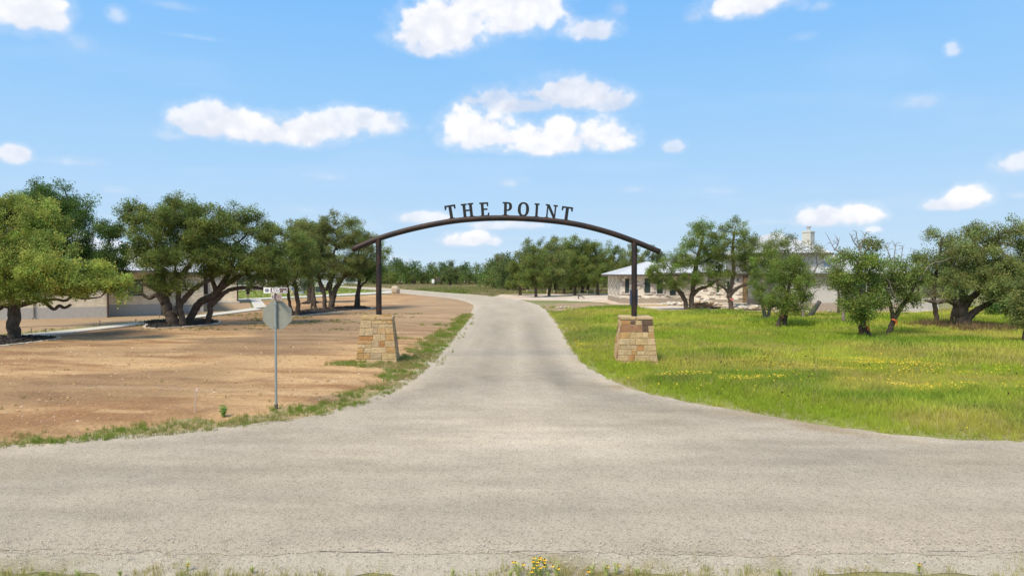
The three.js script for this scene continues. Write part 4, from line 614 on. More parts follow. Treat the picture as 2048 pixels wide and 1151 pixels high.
tree({ label: 'tall bushy oak with a reddish trunk, an orange ribbon and dead twigs on top', base: [1736, 681], tone: 'fresh', seed: 208, gap: .66, sprigs: 31, stems: [[[1743, 682, 5], [1738, 668, 5], [1729, 655, 4.6], [1724, 630, 4], [1722, 580, 3], [1715, 520, 2]], [[1728, 652, 3.4], [1735, 600, 2.6], [1740, 540, 1.8]]], wood: bark,
  airy: .36, blobs: [[1722, 618, 27, 34, .3], [1722, 600, 32, 44, .3], [1705, 560, 36, 32, 0], [1740, 560, 30, 40, 0], [1722, 530, 36, 26, 0], [1685, 530, 24, 20, 0, .7], [1720, 636, 18, 15, .3], [1735, 495, 26, 26, 0, .6, 'olive'], [1745, 600, 20, 40, 0], [1700, 610, 18, 20, .3]], dead: [[[1725, 520, 1.6], [1718, 490, 1.2], [1712, 462, .5]], [[1718, 495, 1.2], [1706, 480, .8], [1704, 472, .4]], [[1700, 510, 1.4], [1672, 500, 1], [1660, 480, .5]], [[1720, 500, 1.1], [1728, 480, .8], [1733, 466, .4]], [[1668, 500, 1], [1676, 490, .8], [1678, 482, .4]]], ribbon: [1732, 652, 4.6, .2, -.3, 0] });
tree({ name: 'tree_stump', label: 'short reddish broken trunk at the foot of the tall bushy oak', cat: 'stump', base: [1724, 677], seed: 209, tone: 'fresh', wood: barkRed, stems: [[[1724, 678, 5.6], [1723, 665, 5.2], [1723, 650, 5]]], blobs: [[1722, 640, 12, 9, 0, .7]], gap: .7 });
tree({ label: 'oak leaning hard to the right with bare grey dead limbs and an orange ribbon', base: [1776, 675], tone: 'oak', seed: 210, gap: .7, sprigs: 26, stems: [[[1774, 676, 5.6], [1781, 658, 5.4], [1789, 638, 5.2], [1800, 618, 4.8], [1818, 595, 4], [1832, 565, 2.6]], [[1788, 640, 4.5], [1782, 612, 3.6], [1775, 585, 2.6], [1765, 560, 2]]], blobs: [[1790, 590, 34, 26, .3, .8], [1815, 575, 34, 36, 0, .9], [1780, 545, 34, 26, 0, .6], [1825, 535, 28, 28, 0, .7], [1765, 575, 22, 22, 0, .6], [1800, 520, 34, 18, 0, .4], [1785, 620, 14, 16, .3, .6], [1840, 600, 16, 16, 0, .6]], dead: [[[1790, 600, 1.7, .6], [1772, 590, 1.4, .8], [1752, 575, .6, .9]], [[1775, 585, 1.5, .6], [1765, 560, 1.2, .6], [1748, 548, .5, .6]], [[1790, 540, 1.4], [1790, 505, 1], [1793, 487, .4]], [[1800, 540, 1.2], [1804, 510, .9], [1806, 492, .4]], [[1830, 560, 1.6, .5], [1850, 530, 1.2, .5], [1882, 520, .5, .5]], [[1782, 520, 1.2], [1776, 500, .9], [1770, 488, .4]], [[1835, 575, 1.3, .6], [1850, 590, 1, .6], [1868, 612, .5, .6]]], ribbon: [1787, 640, 5.6, .22, -.45, 0] });
tree({ label: 'slim-trunked oak at the left edge of the broad right-hand oak', base: [1876, 650], tone: 'olive', seed: 211, gap: .84, sprigs: 29, stems: [[[1876, 651, 5], [1873, 630, 4.5], [1869, 608, 4.2], [1870, 570, 3.4], [1880, 510, 2.4], [1885, 475, 1.6]]], blobs: [[1862, 520, 30, 32, 0, .8], [1880, 480, 28, 24, 0, .8], [1908, 480, 24, 26, 0, .8], [1885, 540, 34, 36, 0, .9], [1870, 585, 32, 20, .3, .85, 'grey'], [1850, 500, 20, 16, 0, .5]] });
tree({ label: 'slender dark leaning trunk half hidden behind the broad oak', base: [1903, 648], tone: 'olive', seed: 212, gap: .95, sprigs: 26, stems: [[[1902, 649, 3.6], [1906, 630, 3.4], [1910, 605, 3], [1915, 560, 2]]], blobs: [[1915, 530, 36, 34, -.5, .85], [1920, 490, 30, 26, -.5, .8]] });
tree({ label: 'broad spreading live oak with the thickest trunk on the right lawn', base: [1926, 658], tone: 'olive', seed: 213, gap: .76, sprigs: 31, stems: [[[1928, 659, 13], [1925, 640, 12.5], [1922, 622, 12], [1915, 608, 8], [1895, 600, 5.5], [1875, 604, 4], [1850, 600, 2.4]], [[1930, 645, 10], [1938, 632, 8], [1952, 622, 6.5], [1968, 612, 5.6], [1990, 600, 3.6]], [[1925, 625, 8], [1935, 605, 7], [1955, 585, 6], [1975, 560, 4]], [[1922, 620, 8], [1925, 590, 6], [1920, 550, 4]]],
  blobs: [[1975, 490, 62, 36, 0], [1930, 530, 50, 40, .5], [2000, 530, 66, 46, .5], [1960, 575, 56, 34, 1.0], [2030, 570, 54, 40, .8], [2040, 490, 50, 40, 0], [1905, 575, 34, 26, .8, .85], [2070, 540, 50, 60, 0], [1990, 600, 36, 18, 1.0, .8], [2045, 610, 40, 24, .6, .8]] });
tree({ name: 'leafy_bush', label: 'pale green drooping bush cut by the right edge of the frame', cat: 'bush', base: [2046, 690], tone: 'olive', seed: 214, gap: .6, sprigs: 28, wood: bark, stems: [[[2046, 691, 3], [2050, 660, 2.6], [2062, 630, 2]]], blobs: [[2042, 640, 24, 34, 0, .9], [2060, 600, 34, 36, 0], [2045, 670, 26, 18, .3, .8], [2070, 650, 34, 40, 0]] });
tree({ name: 'dark_bush', label: 'low dark thicket in the shade behind the broad oak', cat: 'bush', base: [2000, 632], tone: 'dark', seed: 215, gap: 1.1, sprigs: 26, size: 'far', stems: [[[2000, 632, 2], [2002, 615, 1.6]]], blobs: [[1995, 612, 34, 16, 0], [2030, 605, 36, 24, 0], [1965, 618, 14, 8, 0, .7]] });

// oaks beyond the bend: each with its own trunk; then the treeline behind
const CL = 'oaks standing close together beyond the gravel driveway';
const clump = (n, bx, by, top, w, tone, label, lean = 0, group) => {
  const hgt = by - top, m = bx + lean;
  tree({ label, base: [bx, by], tone, seed: 300 + n, gap: 1.2, sprigs: 30, size: 'far', k: 1.0, group, stems: [[[bx, by, 3], [bx + lean * .3, by - hgt * .2, 2.8], [m, by - hgt * .45, 2.2], [m, by - hgt * .75, 1.2]], [[bx + lean * .2, by - hgt * .2, 2], [m - w * .4, by - hgt * .5, 1.2]], [[bx + lean * .2, by - hgt * .22, 2], [m + w * .45, by - hgt * .55, 1.2]]],
    blobs: [[m - w * .15, top + hgt * .14, w * .62, hgt * .16, 0], [m + w * .35, top + hgt * .30, w * .65, hgt * .19, 0, .9], [m - w * .45, top + hgt * .36, w * .6, hgt * .18, .5, .9], [m, top + hgt * .52, w * 1.1, hgt * .24, .5], [m + w * .2, top + hgt * .70, w * .9, hgt * .15, .5, .9], [m - w * .5, top + hgt * .72, w * .7, hgt * .13, 0, .9]] });
};
clump(1, 1015, 583, 520, 19, 'far', 'small round oak at the left end of the roadside clump'); clump(2, 1040, 590, 495, 22, 'oak', 'narrow dark oak second from the left in the roadside clump');
clump(3, 1072, 594, 482, 26, 'oak', 'pale-topped oak near the white boulder in the roadside clump', -4); clump(4, 1098, 592, 478, 26, 'olive', 'oak with a white knot on its leaning trunk amid the clump', 8);
for (const [n, x, y, t, w, tone, ln] of [[5, 1128, 588, 478, 26, 'olive', 2], [6, 1150, 590, 476, 24, 'oak', 4], [7, 1165, 587, 480, 20, 'far', -2], [8, 1196, 590, 477, 25, 'oak', -4], [9, 1142, 582, 486, 24, 'far', 0], [10, 1083, 584, 484, 22, 'far', 0], [17, 1110, 583, 480, 24, 'far', 0], [18, 1176, 584, 482, 24, 'far', 0], [19, 1055, 583, 488, 20, 'far', 0]]) clump(n, x, y, t, w, tone, 'oak in the dense clump beyond the pale stake fence', ln, CL);
clump(11, 1227, 586, 487, 24, 'oak', 'dark oak standing just left of the right arch post'); clump(12, 1262, 588, 492, 26, 'olive', 'oak crown showing behind the right arch post'); clump(13, 1305, 586, 497, 24, 'far', 'oak crown showing above the stone house hip roof'); clump(14, 986, 577, 524, 16, 'far', 'small oak alone at the meadow edge left of the clump');
clump(15, 900, 573, 524, 14, 'far', 'small round oak standing forward of the treeline'); clump(16, 1003, 574, 500, 12, 'grey', 'thin leaning grey oak sticking up behind the clump', -4);

// treeline: a few grown trees, copied with their parts
{
  const make = (seed, tone) => tree({ label: 'dark oak in the far treeline across the meadow', base: [CX, 567], tone, seed, gap: 2.1, k: 1.7, sprigs: 20, size: 'distant', group: 'oaks of the far treeline',
    stems: [[[1024, 567, 1.4], [1025, 557, 1.2], [1024, 545, .8]]], blobs: [[1020, 540, 12, 7, 0], [1030, 545, 12, 8, 0], [1014, 549, 11, 6, 0], [1025, 553, 18, 6, 0], [1024, 560, 13, 4, 0, .6]] });
  const protos = [make(401, 'far'), make(402, 'oak'), make(403, 'dark')], r = rng(44); let first = [true, true, true];
  const put = (p, x, z, s, turn, label, group) => { let o = protos[p]; if (first[p]) first[p] = false; else { o = o.clone(); o.name = numbered('oak_tree'); scene.add(o); } o.position.set(x, 0, z); o.rotation.y = turn; o.scale.set(s, s * (.85 + .3 * r()), s); if (label) { o.userData.label = label; } if (group) o.userData.group = group; };
  for (let i = 0; i < 46; i++) { const t = i / 45, pxx = lerp(745, 1030, t) + (r() - .5) * 12, d = lerp(205, 235, r()); put(Math.floor(r() * 3), (pxx - CX) * d / F, -d, .8 + .3 * r() + (pxx < 840 ? .2 : 0) + .35 * sst(960, 1020, pxx), r() * 6.28); }
  for (let i = 0; i < 38; i++) { const t = i / 37, pxx = lerp(985, 1440, t) + (r() - .5) * 14, d = lerp(142, 178, r()); put(Math.floor(r() * 3), (pxx - CX) * d / F, -d, .82 + .3 * r(), r() * 6.28, 'dark oak in the wood behind the clump and the stone house', 'oaks of the wood behind the stone house'); }
  for (let i = 0; i < 18; i++) { const pxx = lerp(1830, 2250, i / 17) + (r() - .5) * 14, d = lerp(95, 130, r()); put(Math.floor(r() * 3), (pxx - CX) * d / F, -d, .62 + .22 * r(), r() * 6.28, 'dark oak in the wood behind the broad right oak', 'oaks of the wood behind the broad oak'); }
  for (let i = 0; i < 26; i++) { const pxx = lerp(-260, 760, i / 25) + (r() - .5) * 20, d = lerp(215, 260, r()); put(Math.floor(r() * 3), (pxx - CX) * d / F, -d, .8 + .35 * r(), r() * 6.28, 'dark oak in the wood behind the brick house and the far houses', 'oaks of the wood behind the left houses'); }
}

// ------------------------------------------------------------------ mulch beds with stone edging
const mulchMat = M(.035, .028, .022, { map: soilMap, bumpMap: soilBump, bumpScale: .06, rough: 1 }), edging = [M(.62, .55, .44, { map: stoneMap }), M(.54, .47, .36, { map: stoneMap }), M(.66, .61, .52, { map: stoneMap })];
function bed(label, outline, edge0, edge1, seed, hgt = .12) {
  const r = rng(seed), P = smooth(px([...outline, outline[0]]), 6), [cx, cz] = G(outline[0][0], outline[0][1]);
  const o = thing('mulch_bed', label, 'mulch bed', [cx, 0, cz]);
  const xs = P.map((p) => p[0]), zs = P.map((p) => p[1]);
  const g = sheetGeo((x, z) => sd(P, x, z), [[Math.min(...xs) - .3, Math.max(...xs) + .3, Math.min(...zs) - .3, Math.max(...zs) + .3, .22]], .03, () => [1, 1, 1], 1.1, (x, z) => (.03 + .09 * fbm(x * 3, z * 3, 3)) * sst(-.05, .5, sd(P, x, z)) + hgt * sst(0, .9, sd(P, x, z))); g.translate(-cx, 0, -cz); part('mulch', g, mulchMat, o);
  const ch = new THREE.InstancedMesh(new THREE.BoxGeometry(.16, .022, .045), M(1, 1, 1, { rough: 1 }), 1600); let n = 0; ch.name = 'bark_chips'; ch.userData.kind = 'stuff';
  for (let t = 0; t < 9000 && n < 1600; t++) { const x = lerp(Math.min(...xs), Math.max(...xs), r()), z = lerp(Math.min(...zs), Math.max(...zs), r()), q = sd(P, x, z); if (q < .05) continue; P3.set(x - cx, .06 + hgt * sst(0, .9, q) + .1 * r(), z - cz); EU.set((r() - .5) * 1.2, r() * 6.3, (r() - .5) * 1.2); const s = .5 + r(); S3.set(s, 1, s); ch.setMatrixAt(n, MAT4.compose(P3, QT.setFromEuler(EU), S3)); const v = .02 + .05 * r() * r(); ch.setColorAt(n++, CO.setRGB(v * 1.25, v, v * .8)); }
  ch.count = n; o.add(shade(ch));
  const E = smooth(px(outline.slice(edge0, edge1 + 1)), 12); let acc = 0, want = .3;
  for (let i = 1; i < E.length; i++) { const dx = E[i][0] - E[i - 1][0], dz = E[i][1] - E[i - 1][1], l = Math.hypot(dx, dz); let t = 0; while (acc + (l - t) >= want) { t += want - acc; acc = 0; const k = t / l, w = want - .03; const q = new RoundedBoxGeometry(w, .15 + .05 * r(), .16 + .04 * r(), 1, .025); q.rotateY(-Math.atan2(dz, dx) + (r() - .5) * .2); q.translate(E[i - 1][0] + dx * k - cx, .07, E[i - 1][1] + dz * k - cz); metreUV(q); part('edging_stone', q, edging[Math.floor(r() * 3)], o); want = .26 + .3 * r(); } acc += l - t; }
}
bed('black mulch bed edged with pale stones around the pale leftmost oak', [[-120, 690], [-60, 697], [0, 695.5], [60, 689], [100, 684], [119, 680], [108, 677.5], [60, 676.5], [0, 678], [-80, 682]], 0, 6, 1);
bed('dark mulch bed with a stone rim under the twin and leaning oaks', [[272, 648], [292, 651], [291, 658.5], [320, 659.5], [370, 656.5], [420, 652], [441, 646.5], [425, 642], [380, 641.5], [320, 643.5]], 0, 7, 2);
bed('long dark mulch bed with a pale stone rim running to the right-end small oak', [[560, 639], [590, 634.8], [640, 629.4], [690, 624.4], [735, 620.5], [743, 617], [725, 614.8], [690, 615.5], [640, 619], [590, 625], [540, 632]], 0, 6, 3);
bed('small pointed mulch ring around the thick grey-trunked oak', [[599, 609.2], [620, 609.4], [640, 607], [636, 604.8], [616, 604.6]], 1, 2, 4, .05);

// ------------------------------------------------------------------ boulders, rubble, timber and other things
function rockGeo(seed, w, h, d, det = 2) { const g0 = new THREE.IcosahedronGeometry(.5, det), g = mergeVertices(g0.deleteAttribute('normal').deleteAttribute('uv')), p = g.attributes.position; for (let i = 0; i < p.count; i++) { P3.fromBufferAttribute(p, i); const n = 1 + .5 * (fbm(P3.x * 3 + seed, P3.y * 3 + P3.z * 2.3 + seed * 2, 3) - .5) + .18 * (fbm(P3.x * 9 + seed, P3.z * 9 + P3.y * 7, 2) - .5); P3.multiplyScalar(n); P3.clampScalar(-.44, .44); p.setXYZ(i, P3.x * w, P3.y * h, P3.z * d); } const f = g.toNonIndexed(); f.computeVertexNormals(); return metreUV(f); }
const paleRock = M(.62, .52, .38, { map: stoneMap, bumpMap: stoneBump, bumpScale: .05 }), whiteRock = M(.66, .62, .54, { map: stoneMap });
{ const [x, z] = G(791, 588); solo('boulder', rockGeo(3, 1.6, 1.75, 1.5, 3), paleRock, 'pale tan boulder standing at the inside of the road bend', 'boulder', null, [x, .7, z]); }
{ const [x, z] = G(1026, 582.5); solo('boulder', rockGeo(8, 1.0, .7, .8, 3), whiteRock, 'white boulder in the grass at the foot of the oak clump', 'boulder', null, [x, .26, z]); }
{ const [x, z] = G(1046, 583), r = rng(60), o = thing('brush_pile', 'heap of brown cut branches beside the white boulder', 'brush pile', [x, 0, z]); const t = []; for (let i = 0; i < 60; i++) { const a = r() * 3.14, l = .8 + r(), c = V((r() - .5) * 1.6, .1 + r() * .5, (r() - .5) * 1), d = V(Math.cos(a) * l / 2, (r() - .4) * .35, Math.sin(a) * l / 2); t.push(tube([c.clone().sub(d), c.clone().add(d)], [.04, .015], 5)); } part('branches', t, M(.17, .10, .06), o, null, 'stuff'); }
{ const [x, z] = G(866, 573), o = thing('post_sign', 'small white square sign on a post at the far meadow edge', 'sign', [x, 0, z]); part('post', box(.16, 1.0, .16, 0, .5, 0), barkGrey, o); part('board', box(.72, 1.1, .06, 0, 1.55, .12), M(.74, .74, .7), o); }
{ const [x, z] = G(820, 567), o = thing('tractor', 'small orange tractor parked before the far treeline', 'tractor', [x, 0, z], .3), m = M(.62, .16, .03, { rough: .5 }), k = M(.03, .03, .03); part('hood', box(1.5, .6, .8, .55, 1.25, 0), m, o); part('seat', [box(.5, .12, .6, -.55, 1.3, 0), box(.1, .5, .6, -.8, 1.6, 0)], k, o); part('fender', [box(.9, .1, .35, -.6, 1.55, .6), box(.9, .1, .35, -.6, 1.55, -.6)], m, o); part('roll_bar', tube([V(-.85, 1.3, .5), V(-.85, 2.5, .5), V(-.85, 2.5, -.5), V(-.85, 1.3, -.5)], .04, 6), k, o); for (const [a, b, rr] of [[-.55, .62, .72], [-.55, -.62, .72], [.95, .5, .42], [.95, -.5, .42]]) { const w = new THREE.Group(); w.name = 'wheel'; o.add(w); part('tyre', new THREE.TorusGeometry(rr * .72, rr * .28, 8, 18).translate(a, rr, b), k, w); part('rim', new THREE.CylinderGeometry(rr * .5, rr * .5, .16, 14).rotateX(Math.PI / 2).translate(a, rr, b), M(.55, .4, .08), w); } part('chassis', box(2.2, .3, .4, .1, .85, 0), k, o); }
{ const [x, z] = G(876, 572), o = thing('feed_shelter', 'small weathered grey gable shelter under the treeline', 'shelter', [x, 0, z]), m = M(.13, .11, .09, { map: barkMap }); o.scale.setScalar(.62); for (const [a, b] of [[-1.4, -.8], [1.4, -.8], [-1.4, .8], [1.4, .8]]) part('post', box(.18, 2.0, .18, a, 1.0, b), m, o); const rf = new THREE.Shape([[-2.1, 0], [2.1, 0], [0, 2.2]].map((p) => new THREE.Vector2(...p))); part('roof', new THREE.ExtrudeGeometry(rf, { depth: 2.6, bevelEnabled: false }).translate(0, 2.01, -1.3), m, o); }
{ // formwork along the slab edge: pale stakes with a thin grey rail and a pale bottom board
  const p0 = G(1054, 587), p1 = G(1246, 589), L = Math.hypot(p1[0] - p0[0], p1[1] - p0[1]), o = thing('stake_fence', 'low line of pale timber stakes with a grey rail before the oak clump', 'fence', [p0[0], 0, p0[1]], Math.atan2(-(p1[1] - p0[1]), p1[0] - p0[0])), w = M(.66, .60, .40), gr = M(.20, .18, .15);
  for (const q of [1054, 1071, 1096, 1110, 1136, 1151.5, 1162, 1177, 1192, 1200, 1224, 1238]) { const t = (q - 1054) / 192 * L; part('stake', box(.12, .72 + .06 * ((q * 7) % 3 - 1), .06, t, .36, .05), w, o); }
  part('rail', [box(L * .34, .09, .04, L * .18, .73, 0), box(L * .36, .09, .04, L * .545, .76, 0), box(L * .24, .09, .04, L * .87, .78, 0)], gr, o); part('bottom_board', [box(L * .55, .2, .05, L * .72, .1, .12)], w, o);
}
{ const [x, z] = G(1157, 597.5), o = thing('hydrant', 'small dark standpipe standing in the gravel pad', 'standpipe', [x, 0, z], .2); part('riser', tube([V(0, 0, 0), V(0, .62, 0)], .09, 10), darkTrim, o); part('bonnet', new THREE.SphereGeometry(.14, 12, 8).translate(0, .66, 0), darkTrim, o); part('outlet', tube([V(0, .45, 0), V(.4, .42, .1), V(.9, .1, .1)], .06, 8), darkTrim, o); }
{ const [x, z] = G(1267.5, 616), o = thing('portable_toilet', 'dark blue portable toilet hidden behind the right arch post', 'portable toilet', [x, 0, z]), m = M(.02, .045, .13, { rough: .5 }); part('cabin', [new RoundedBoxGeometry(.72, 1.75, .9, 2, .03).translate(0, .97, 0)], m, o); part('door', box(.56, 1.6, .04, 0, .95, .465), M(.03, .06, .17, { rough: .5 }), o); part('roof', new RoundedBoxGeometry(.8, .16, .98, 2, .06).translate(0, 1.93, 0), M(.10, .14, .2), o); part('skid', box(.8, .1, .98, 0, .05, 0), darkTrim, o); }
function heap(name, label, cat, pxx, py, w, h, n, seed, mats, s0, s1) { const [x, z] = G(pxx, py), r = rng(seed), o = thing(name, label, cat, [x, 0, z]); for (let i = 0; i < n; i++) { const a = (r() + r() - 1) * w / 2, b = (r() - .5) * w * .4, hh = Math.max(0, h * (1 - Math.abs(a) / (w / 2)) * (.3 + .7 * r())), s = s0 + (s1 - s0) * r(); const g = rockGeo(seed + i, s, s * .55, s * .8, 1); g.rotateY(r() * 6); g.rotateZ((r() - .5) * .8); g.translate(a, hh + s * .2, b); part('rubble_stone', g, mats[Math.floor(r() * mats.length)], o); } return o; }
heap('rubble_pile', 'heap of white stone offcuts behind the twin-trunked bushy oak', 'rubble', 1400, 611, 5.5, .55, 70, 70, [whiteRock, paleRock, whiteRock], .3, .8);
heap('rubble_pile', 'low spread of pale broken stone by the porch, right of the bare forked oak', 'rubble', 1500, 620, 5.5, .5, 80, 90, [whiteRock, whiteRock, paleRock], .25, .7);
heap('rubble_pile', 'line of white stone scraps below the stone house windows', 'rubble', 1350, 610, 4.6, .25, 50, 110, [whiteRock], .25, .6);
heap('rubble_pile', 'few scattered pale rocks in the grass at the foot of the stucco wing', 'rubble', 1600, 626, 7, .1, 26, 130, [whiteRock, paleRock], .2, .5);
heap('rubble_pile', 'pale rocks on the bare corner beside the road bend', 'rubble', 1128, 616, 2.2, .1, 18, 150, [whiteRock, paleRock], .12, .35);
{ const [x, z] = G(1404, 617), r = rng(61), o = thing('lumber_pile', 'stack of orange-brown boards tumbled beside the rubble heap', 'lumber', [x, 0, z], .15); const m = [M(.50, .29, .13, { map: concreteMap }), M(.42, .22, .10, { map: concreteMap }), M(.58, .40, .22, { map: concreteMap })]; for (let i = 0; i < 22; i++) { const g = box(1.4 + r() * 1.2, .06, .16); g.rotateY((r() - .5) * .9); g.rotateZ((r() - .5) * .25); g.translate((r() - .5) * .9, .12 + .09 * Math.floor(i / 4) + .03 * r(), (r() - .5) * .8); part('board', g, m[Math.floor(r() * 3)], o); } for (let i = 0; i < 3; i++) part('bearer', box(.14, .2, .8, 1.2 + i * .45, .1, .1), M(.10, .07, .05), o); }
{ const [x, z] = G(1285, 611.5), o = thing('timber_strip', 'long straw-coloured board lying on the pad before the stone house', 'board', [x, 0, z], -.03); part('board', box(5.6, .12, .5, 0, .09, 0), M(.58, .44, .22, { map: concreteMap }), o); part('dark_edge', box(2.0, .16, .3, -2.4, .08, .9), M(.12, .10, .07), o); }
for (const [a, b, label] of [[603, 588, 'grey utility box on a pale pad on the far lawn'], [636, 585, 'dark green utility box hung among the vase-shaped oak stems']]) { const [x, z] = G(a, b), dk = a > 620, o = thing('utility_box', label, 'utility box', [x, 0, z]); part('cabinet', new RoundedBoxGeometry(.85, dk ? 1.0 : .8, .7, 2, .04).translate(0, dk ? .6 : .5, 0), dk ? M(.03, .05, .045) : M(.30, .34, .36), o); part('lid', new RoundedBoxGeometry(.92, .1, .78, 2, .04).translate(0, dk ? 1.12 : .94, 0), dk ? M(.03, .05, .045) : M(.33, .37, .4), o); part('pad', box(1.2, .1, 1.0, 0, .05, 0), concrete, o); }
{ const spots = [[62, 667, 'leftmost of the small dark path lights behind the pale oak'], [91, 668, 'small dark path light on the near kerb right of the pale oak trunk'], [187, 656.5, 'small dark path light on the near kerb below the downspout'], [199, 650, 'small dark path light in the grass strip below the downspout'], [271, 647.5, 'small dark path light on the near kerb left of the mulch bed'], [318, 637, 'small dark path light in the grass strip beside the twin oak trunk']];
  let proto = null; for (const [a, b, label] of spots) { const [x, z] = G(a, b); let o; if (!proto) { proto = o = thing('path_light', label, 'path light', [x, 0, z], 0, 'path lights along the sidewalk'); part('stem', tube([V(0, -.02, 0), V(0, .32, 0)], .02, 6), darkTrim, o); part('cap', new THREE.ConeGeometry(.085, .06, 12).translate(0, .34, 0), darkTrim, o); } else { o = proto.clone(); o.name = numbered('path_light'); o.position.set(x, 0, z); o.userData.label = label; scene.add(o); } } }

// ------------------------------------------------------------------ the two people on the far walk
function capsuleField(bones, p) { let m = 1e9; for (const [a, b, ra, rb] of bones) { const abx = b[0] - a[0], aby = b[1] - a[1], abz = b[2] - a[2], t = clamp(((p[0] - a[0]) * abx + (p[1] - a[1]) * aby + (p[2] - a[2]) * abz) / (abx * abx + aby * aby + abz * abz + 1e-9)), d = Math.hypot(p[0] - a[0] - abx * t, p[1] - a[1] - aby * t, p[2] - a[2] - abz * t) - lerp(ra, rb, t), k = .035, h = clamp(.5 + .5 * (m - d) / k); m = m > 9 ? d : lerp(m, d, h) - k * h * (1 - h); } return m; }
function body(bones, y0, y1, res, clip) {
  const size = y1 - y0, mc = new MarchingCubes(res, leafMat, false, false, 120000), half = size / 2, cy = (y0 + y1) / 2; mc.isolation = 0;
  for (let k = 0; k < res; k++) for (let j = 0; j < res; j++) for (let i = 0; i < res; i++) { const q = (v) => (v - res / 2) / (res / 2) * half, p = [q(i), q(j) + cy, q(k)]; if (Math.abs(p[0]) > .5 || Math.abs(p[2]) > .5) { mc.field[i + j * res + k * res * res] = -1; continue; } let d = capsuleField(bones, p); if (clip) d = Math.max(d, clip[0] - p[1], p[1] - clip[1]); mc.field[i + j * res + k * res * res] = -d; }
  mc.update(); const n = mc.count, g = new THREE.BufferGeometry(); g.setAttribute('position', new THREE.BufferAttribute(mc.positionArray.slice(0, n * 3), 3)); g.setAttribute('normal', new THREE.BufferAttribute(mc.normalArray.slice(0, n * 3), 3)); g.scale(half, half, half); g.translate(0, cy, 0); return g;
}
function person(label, at, turn, { top, bottom, hair, skin, stride = 0, armSwing = 0, dress = false, sc = 1 }) {
  const o = thing('person', label, 'person', [at[0], 0.06, at[1]], turn); o.scale.setScalar(sc);
  const B = [], both = (f) => { f(-1); f(1); };
  B.push([[0, .98, 0], [0, 1.2, .01], .115, .125], [[0, 1.2, .01], [0, 1.4, 0], .13, .12], [[-.12, 1.42, 0], [.12, 1.42, 0], .065, .065], [[0, 1.45, 0], [0, 1.56, .015], .055, .05], [[0, 1.63, .02], [0, 1.70, .01], .083, .092], [[0, 1.575, .055], [0, 1.60, .06], .045, .05], [[0, 1.635, .11], [0, 1.615, .122], .012, .016]);
  both((s) => { B.push([[s * .085, 1.65, .0], [s * .092, 1.62, 0], .022, .016]); const k = s * stride; B.push([[s * .085, .95, 0], [s * .095, .50, k * .22], .095, .06], [[s * .095, .50, k * .22], [s * .095, .09, k * .38 - .05], .058, .036], [[s * .095, .06, k * .38 - .06], [s * .105, .035, k * .38 + .11], .042, .03]);
    const a = -s * armSwing; B.push([[s * .18, 1.41, 0], [s * .235, 1.13, a * .1], .052, .042], [[s * .235, 1.13, a * .1], [s * .25, .9, a * .25 + .05], .04, .028], [[s * .25, .88, a * .25 + .055], [s * .25, .81, a * .25 + .07], .03, .024]);
    for (let f = 0; f < 4; f++) B.push([[s * .25, .81, a * .25 + .05 + f * .014], [s * .245, .745 + .012 * Math.abs(f - 1.5), a * .25 + .06 + f * .014], .009, .007]); B.push([[s * .245, .86, a * .25 + .09], [s * .235, .8, a * .25 + .115], .011, .008]); });
  part('body', body(B, -.02, 1.84, 110), M(...skin, { rough: .6 }), o);
  const grow = (list, e) => list.map(([a, b, r1, r2]) => [a, b, r1 + e, r2 + e]), torso = B.slice(0, 3), legs = B.filter((q) => q[0][1] > .9 && q[0][1] < .97 && Math.abs(q[0][0]) < .1), arms = B.filter((q) => q[0][1] === 1.41);
  part('shirt', body(grow([...torso, ...arms, ...(dress ? legs : [])], .02), .5, 1.5, 64, [dress ? .74 : .98, 1.485]), M(...top), o);
  if (!dress) part('shorts', body(grow([B[0], ...legs], .024), .4, 1.1, 64, [.52, 1.0]), M(...bottom), o);
  part('hair', body([[[0, 1.70, -.02], [0, 1.72, -.01], .1, .1], [[0, 1.69, -.05], [0, dress ? 1.45 : 1.6, -.09], .085, dress ? .06 : .07]], 1.3, 1.9, 48), M(...hair), o);
  part('shoes', [box(.085, .07, .25, -.1, .035, -stride * .38 + .03), box(.085, .07, .25, .1, .035, stride * .38 + .03)], M(.04, .035, .03), o);
}
person('person with dark hair in a long black top and bare legs by the walk corner', G(495.5, 599.5), .4, { top: [.012, .012, .014], hair: [.03, .02, .014], skin: [.46, .26, .17], dress: true, stride: .12, armSwing: .2, sc: 1.06 });
person('person in a blue and white shirt and khaki shorts, half hidden behind a slim trunk', G(585, 595.5), -1.2, { top: [.16, .30, .58], bottom: [.50, .42, .29], hair: [.06, .035, .02], skin: [.46, .27, .18], stride: .7, armSwing: .9, sc: 1.08 });

// ------------------------------------------------------------------ grass, weeds, flowers, pebbles
function tuft(seed, n, hgt, spread, w, lean) { const r = rng(seed), pos = []; for (let i = 0; i < n; i++) { const a = r() * 6.283, q = spread * Math.sqrt(r()), x = Math.cos(a) * q, z = Math.sin(a) * q, h = hgt * (.5 + .5 * r()), la = r() * 6.283, l = lean * h * (.3 + r()), f = r() * 6.283, wx = Math.cos(f) * w, wz = Math.sin(f) * w, P = (t, k) => [x + Math.cos(la) * l * t * t + wx * k, h * t, z + Math.sin(la) * l * t * t + wz * k]; pos.push(...P(0, -1), ...P(0, 1), ...P(.55, .8), ...P(0, -1), ...P(.55, .8), ...P(.55, -.8), ...P(.55, -.8), ...P(.55, .8), ...P(1, 0)); } const g = new THREE.BufferGeometry(); g.setAttribute('position', new THREE.Float32BufferAttribute(pos, 3)); g.computeVertexNormals(); return g; }
const bladeMat = new THREE.MeshPhysicalMaterial({ color: 0xffffff, roughness: .8, transmission: .5, thickness: 0, side: THREE.DoubleSide, specularIntensity: .2 });
